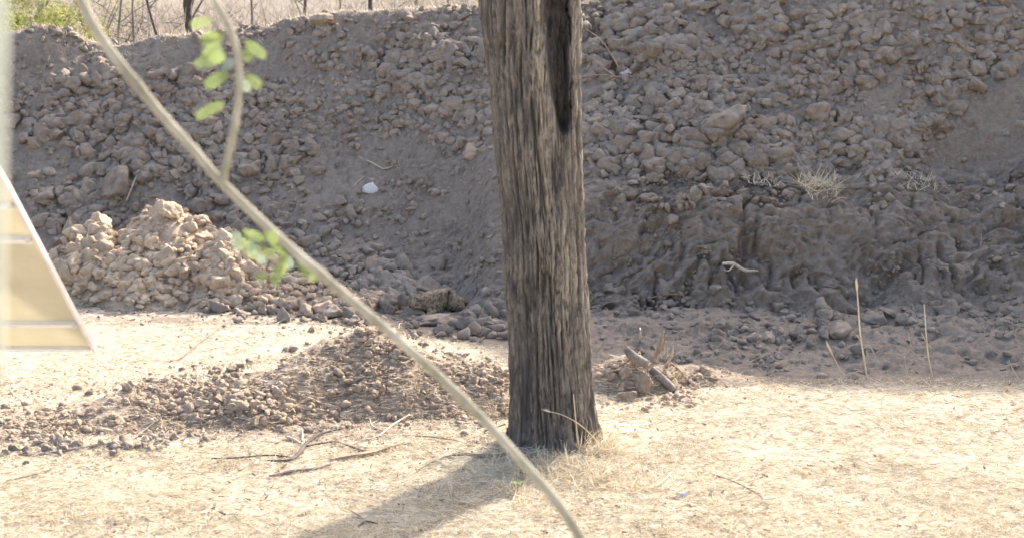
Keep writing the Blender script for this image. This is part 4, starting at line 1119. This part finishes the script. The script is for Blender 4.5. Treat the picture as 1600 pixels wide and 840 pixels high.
sv = [(0.22, .27, .17, .13), (0.06, .24, .20, .14), (-.12, .10, .20, .125), (-.20, -.02, .22, .092), (-.255, -.11, .235, .083), (-.285, -.19, .205, .048), (-.295, -.225, .19, .034),   # 0-6 spine, head, muzzle
      (-.06, .0, .10, .058), (-.12, -.16, .045, .040), (-.16, -.30, .03, .036), (-.17, -.36, .025, .032),          # 7-10 right foreleg
      (-.22, .06, .09, .058), (-.29, -.10, .045, .040), (-.33, -.24, .03, .036), (-.34, -.30, .025, .032),         # 11-14 left foreleg
      (.20, .16, .15, .095), (.30, .20, .05, .042), (.12, .0, .03, .034), (.05, -.06, .025, .032),              # 15-18 near hind leg
      (.34, .34, .12, .034), (.42, .26, .06, .026), (.44, .10, .045, .025), (.38, -.04, .05, .024), (.29, -.10, .06, .022),  # 19-23 tail
      (-.315, -.075, .315, .020), (-.19, -.095, .32, .020)]                                                      # 24,25 ears
se = [(0, 1), (1, 2), (2, 3), (3, 4), (4, 5), (5, 6), (2, 7), (7, 8), (8, 9), (9, 10), (2, 11), (11, 12), (12, 13), (13, 14), (0, 15), (15, 16), (16, 17), (17, 18), (0, 19), (19, 20), (20, 21), (21, 22), (22, 23), (4, 24), (4, 25)]
me = bpy.data.meshes.new('body'); me.from_pydata([a[:3] for a in sv], se, []); me.materials.append(M['fur'])
bo = bpy.data.objects.new('body', me); C.objects.link(bo); bo.parent = leo
sk = bo.modifiers.new('skin', 'SKIN'); sk.use_smooth_shade = True
for i, a in enumerate(sv): me.skin_vertices[0].data[i].radius = (a[3], a[3])
for i in range(len(sv)): me.skin_vertices[0].data[i].use_root = (i == 0)
ss = bo.modifiers.new('sub', 'SUBSURF'); ss.levels = 2; ss.render_levels = 2
def ball(name, c_, r, mat, parent, sy=1.0):
    bm = bmesh.new(); bmesh.ops.create_uvsphere(bm, u_segments=10, v_segments=7, radius=r); me = bpy.data.meshes.new(name); bm.to_mesh(me); bm.free(); me.materials.append(mat)
    o = bpy.data.objects.new(name, me); C.objects.link(o); o.parent = parent; o.location = c_; o.scale = (1, sy, .8); return o
m, t, b = new_mat('amber_eye', .2); b.inputs['Base Color'].default_value = (.25, .18, .04, 1); M['eye'] = m
m, t, b = new_mat('dark_nose', .5); b.inputs['Base Color'].default_value = (.06, .035, .03, 1); M['nose'] = m
ball('ear', (-.338, -.075, .318), .034, M['fur'], leo, .4); ball('ear', (-.205, -.09, .322), .034, M['fur'], leo, .4)
ball('eye', (-.315, -.178, .245), .011, M['eye'], leo); ball('eye', (-.243, -.185, .247), .011, M['eye'], leo); ball('nose', (-.298, -.252, .2), .015, M['nose'], leo, .7)
for k_ in (-1, 1):
    mb = MB(); n_ = Vector((-.285 + k_ * .03, -.235, .19))
    for j in range(3): mb.tube([n_, n_ + Vector((k_ * .09, -.02, -.01 + j * .012))], [.0012, .0004], 3, caps=False)
    mb.build('whiskers', M['stalk'], leo)

# ------------------------------------------------------------------ beyond the rim
def bare_tree(px, Y, h, r, label, mat='dark_wood', nb=9, lean=0.0, group=None, spread=1.0):
    x = (px - 800) / F * Y / .99; z = float(base_h(np.array([x]), np.array([Y]))[0]) - .05
    o = thing('bare_tree', (x, Y, z), label, 'tree', group)
    tp = [Vector((0, 0, 0))]
    for i in range(1, 6): tp.append(tp[-1] + Vector((lean * h / 5 + random.uniform(-.05, .05) * h / 5, random.uniform(-.05, .05) * h / 5, h / 5)))
    L = smoothline(tp, 4); mb = MB(); mb.tube(L, list(np.linspace(r, r * .3, len(L))), 9, jit=.06); mb.build('trunk', M[mat], o, smooth=True)
    for k_ in range(nb):
        a = L[random.randint(2, len(L) - 2)]; mb = MB(); an = random.uniform(0, 6.28); d = Vector((math.cos(an), math.sin(an), random.uniform(.2, .9))) * spread
        ln = random.uniform(.5, 1.3); p2 = smoothline([a, a + d * ln * .5 + Vector((0, 0, .1)), a + d * ln + Vector((random.uniform(-.3, .3), 0, random.uniform(-.2, .3)))], 4)
        mb.tube(p2, list(np.linspace(r * .32, .006, len(p2))), 6, jit=.1)
        for j in range(7):
            s = p2[random.randint(2, len(p2) - 1)]; dd = Vector((random.uniform(-1, 1), random.uniform(-1, 1), random.uniform(-.5, .9))) * random.uniform(.15, .5)
            mb.tube([s, s + dd * .6, s + dd + Vector((random.uniform(-.1, .1), 0, random.uniform(-.1, .1)))], [.009, .006, .003], 4, caps=False)
        mb.build('branch', M[mat], o)
    return o
bare_tree(307, 27, 6, .085, 'dark upright tree trunk beyond the rim left of the middle', nb=6)
bare_tree(270, 25.5, 2.6, .03, 'crooked thin dark sapling leaning beside the dark trunk', lean=-.22, nb=7)
bare_tree(225, 24.6, 2.8, .028, 'slender grey sapling beyond the dip of the rim', 'grey_wood', nb=8)
bare_tree(190, 26, 3.0, .03, 'thin twiggy sapling right behind the blurred branch', 'grey_wood', lean=.1)
bare_tree(586, 34, 5, .06, 'dark far trunk above the middle of the rim')
bare_tree(476, 31, 4, .04, 'thin leaning dark sapling beyond the rim right of the middle', lean=.1)
bare_tree(622, 30, 3.4, .03, 'pale thin sapling right of the dark far trunk', 'pale_wood')
bare_tree(402, 33, 4, .035, 'grey brown sapling behind the side twig of the branch', 'grey_wood')
bare_tree(700, 32, 3.8, .035, 'grey sapling beyond the rim close to the big trunk', 'grey_wood')
bare_tree(540, 38, 4.5, .04, 'far brown sapling left of the dark far trunk', 'brown_wood')
bare_tree(655, 40, 4.5, .05, 'far brown sapling between grey sapling and dark trunk', 'brown_wood')
# thicket of twigs and grass on the slope
n = 15000
u = RNG.uniform(-300, 1000, n); Y = 23.5 + 30 * RNG.random(n) ** 1.3; X = (u - 800) / F * Y; Z = base_h(X, Y)
dens = fbm2(X * .5, Y * .4, 3) > -.25; X, Y, Z = X[dens], Y[dens], Z[dens]; n = len(X)
a = RNG.uniform(0, 6.28, n); el = RNG.uniform(.1, 1.4, n); D = np.stack([np.cos(a) * np.cos(el), np.sin(a) * np.cos(el), np.sin(el)], -1)
TW = np.array([(.27, .23, .19), (.36, .31, .255), (.20, .17, .145), (.41, .355, .28), (.15, .13, .12)])
v, f, tt = blades(np.stack([X, Y, Z + RNG.random(n) * .35], -1), D, RNG.uniform(.15, .8, n), RNG.uniform(.008, .02, n), RNG.normal(0, .12, (n, 3)), TW[RNG.choice(5, n)])
tag(mesh_np('twig_thicket', v, f, M['straw'], attrs={'tint': ('FLOAT_COLOR', tt)}), 'brown thicket of dry twigs beyond the rim', kind='stuff')
# leafy bushes at the top left
def bush(px, Y, w_, h, n, label, pal, group=None, dens=1.0, lz=.0):
    x = (px - 800) / F * Y / .99; z = float(base_h(np.array([x]), np.array([Y]))[0])
    o = thing('leafy_bush', (x, Y, z), label, 'bush', group)
    mb = MB()
    for k_ in range(9):
        a = random.uniform(0, 6.28); d = Vector((math.cos(a) * w_ * .4, math.sin(a) * w_ * .3, h * random.uniform(.6, 1))); mb.tube(smoothline([Vector((0, 0, 0)), d * .5 + Vector((0, 0, .08)), d], 4), list(np.linspace(.02, .005, 9)), 5)
    mb.build('stem', M['grey_wood'], o)
    # leaves gather in clumps
    cn = 26; cc = RNG.normal(size=(cn, 3)) * np.array([w_ * .28, w_ * .2, h * .22]) + np.array([0, 0, h * .55 + lz]); ck = RNG.integers(0, cn, n)
    P_ = cc[ck] + RNG.normal(size=(n, 3)) * np.array([.13, .13, .10]) * h ** .5
    P_ = P_[P_[:, 2] > .02]; n = len(P_); D = RNG.normal(size=(n, 3)); D /= np.linalg.norm(D, axis=1)[:, None]
    tint = np.array(pal)[RNG.integers(0, len(pal), n)] * RNG.uniform(.7, 1.25, (n, 1))
    v, f, tt = blades(P_, D, RNG.uniform(.03, .07, n), RNG.uniform(.014, .03, n), D * 0, tint)
    mesh_np('foliage', v, f, M['leafmass'], parent=o, attrs={'tint': ('FLOAT_COLOR', tt)})
GP_ = [(.20, .26, .06), (.30, .34, .09), (.42, .40, .16), (.34, .30, .15)]
bush(20, 25.5, 1.5, 1.15, 5200, 'bright green leafy bush at the top left corner', [(.15, .21, .06), (.22, .28, .09), (.32, .33, .14)])
bush(75, 24.8, 1.5, .95, 5200, 'yellow green bush beside the corner bush above the rim', GP_)
bush(118, 25.6, 1.0, .85, 2600, 'sparse yellowing bush just left of the blurred branch', GP_)
bush(45, 28.5, 2.6, 2.0, 6500, 'taller olive bush behind the top left bushes', [(.18, .21, .07), (.28, .29, .11), (.36, .33, .16)])
bush(178, 24.4, .5, .5, 220, 'few green sprigs in the dip of the rim', [(.22, .32, .08), (.32, .38, .12)])
bush(160, 30, 2.2, 2.2, 1300, 'thin pale scrub far behind the dip of the rim', [(.36, .32, .20), (.30, .32, .14)])
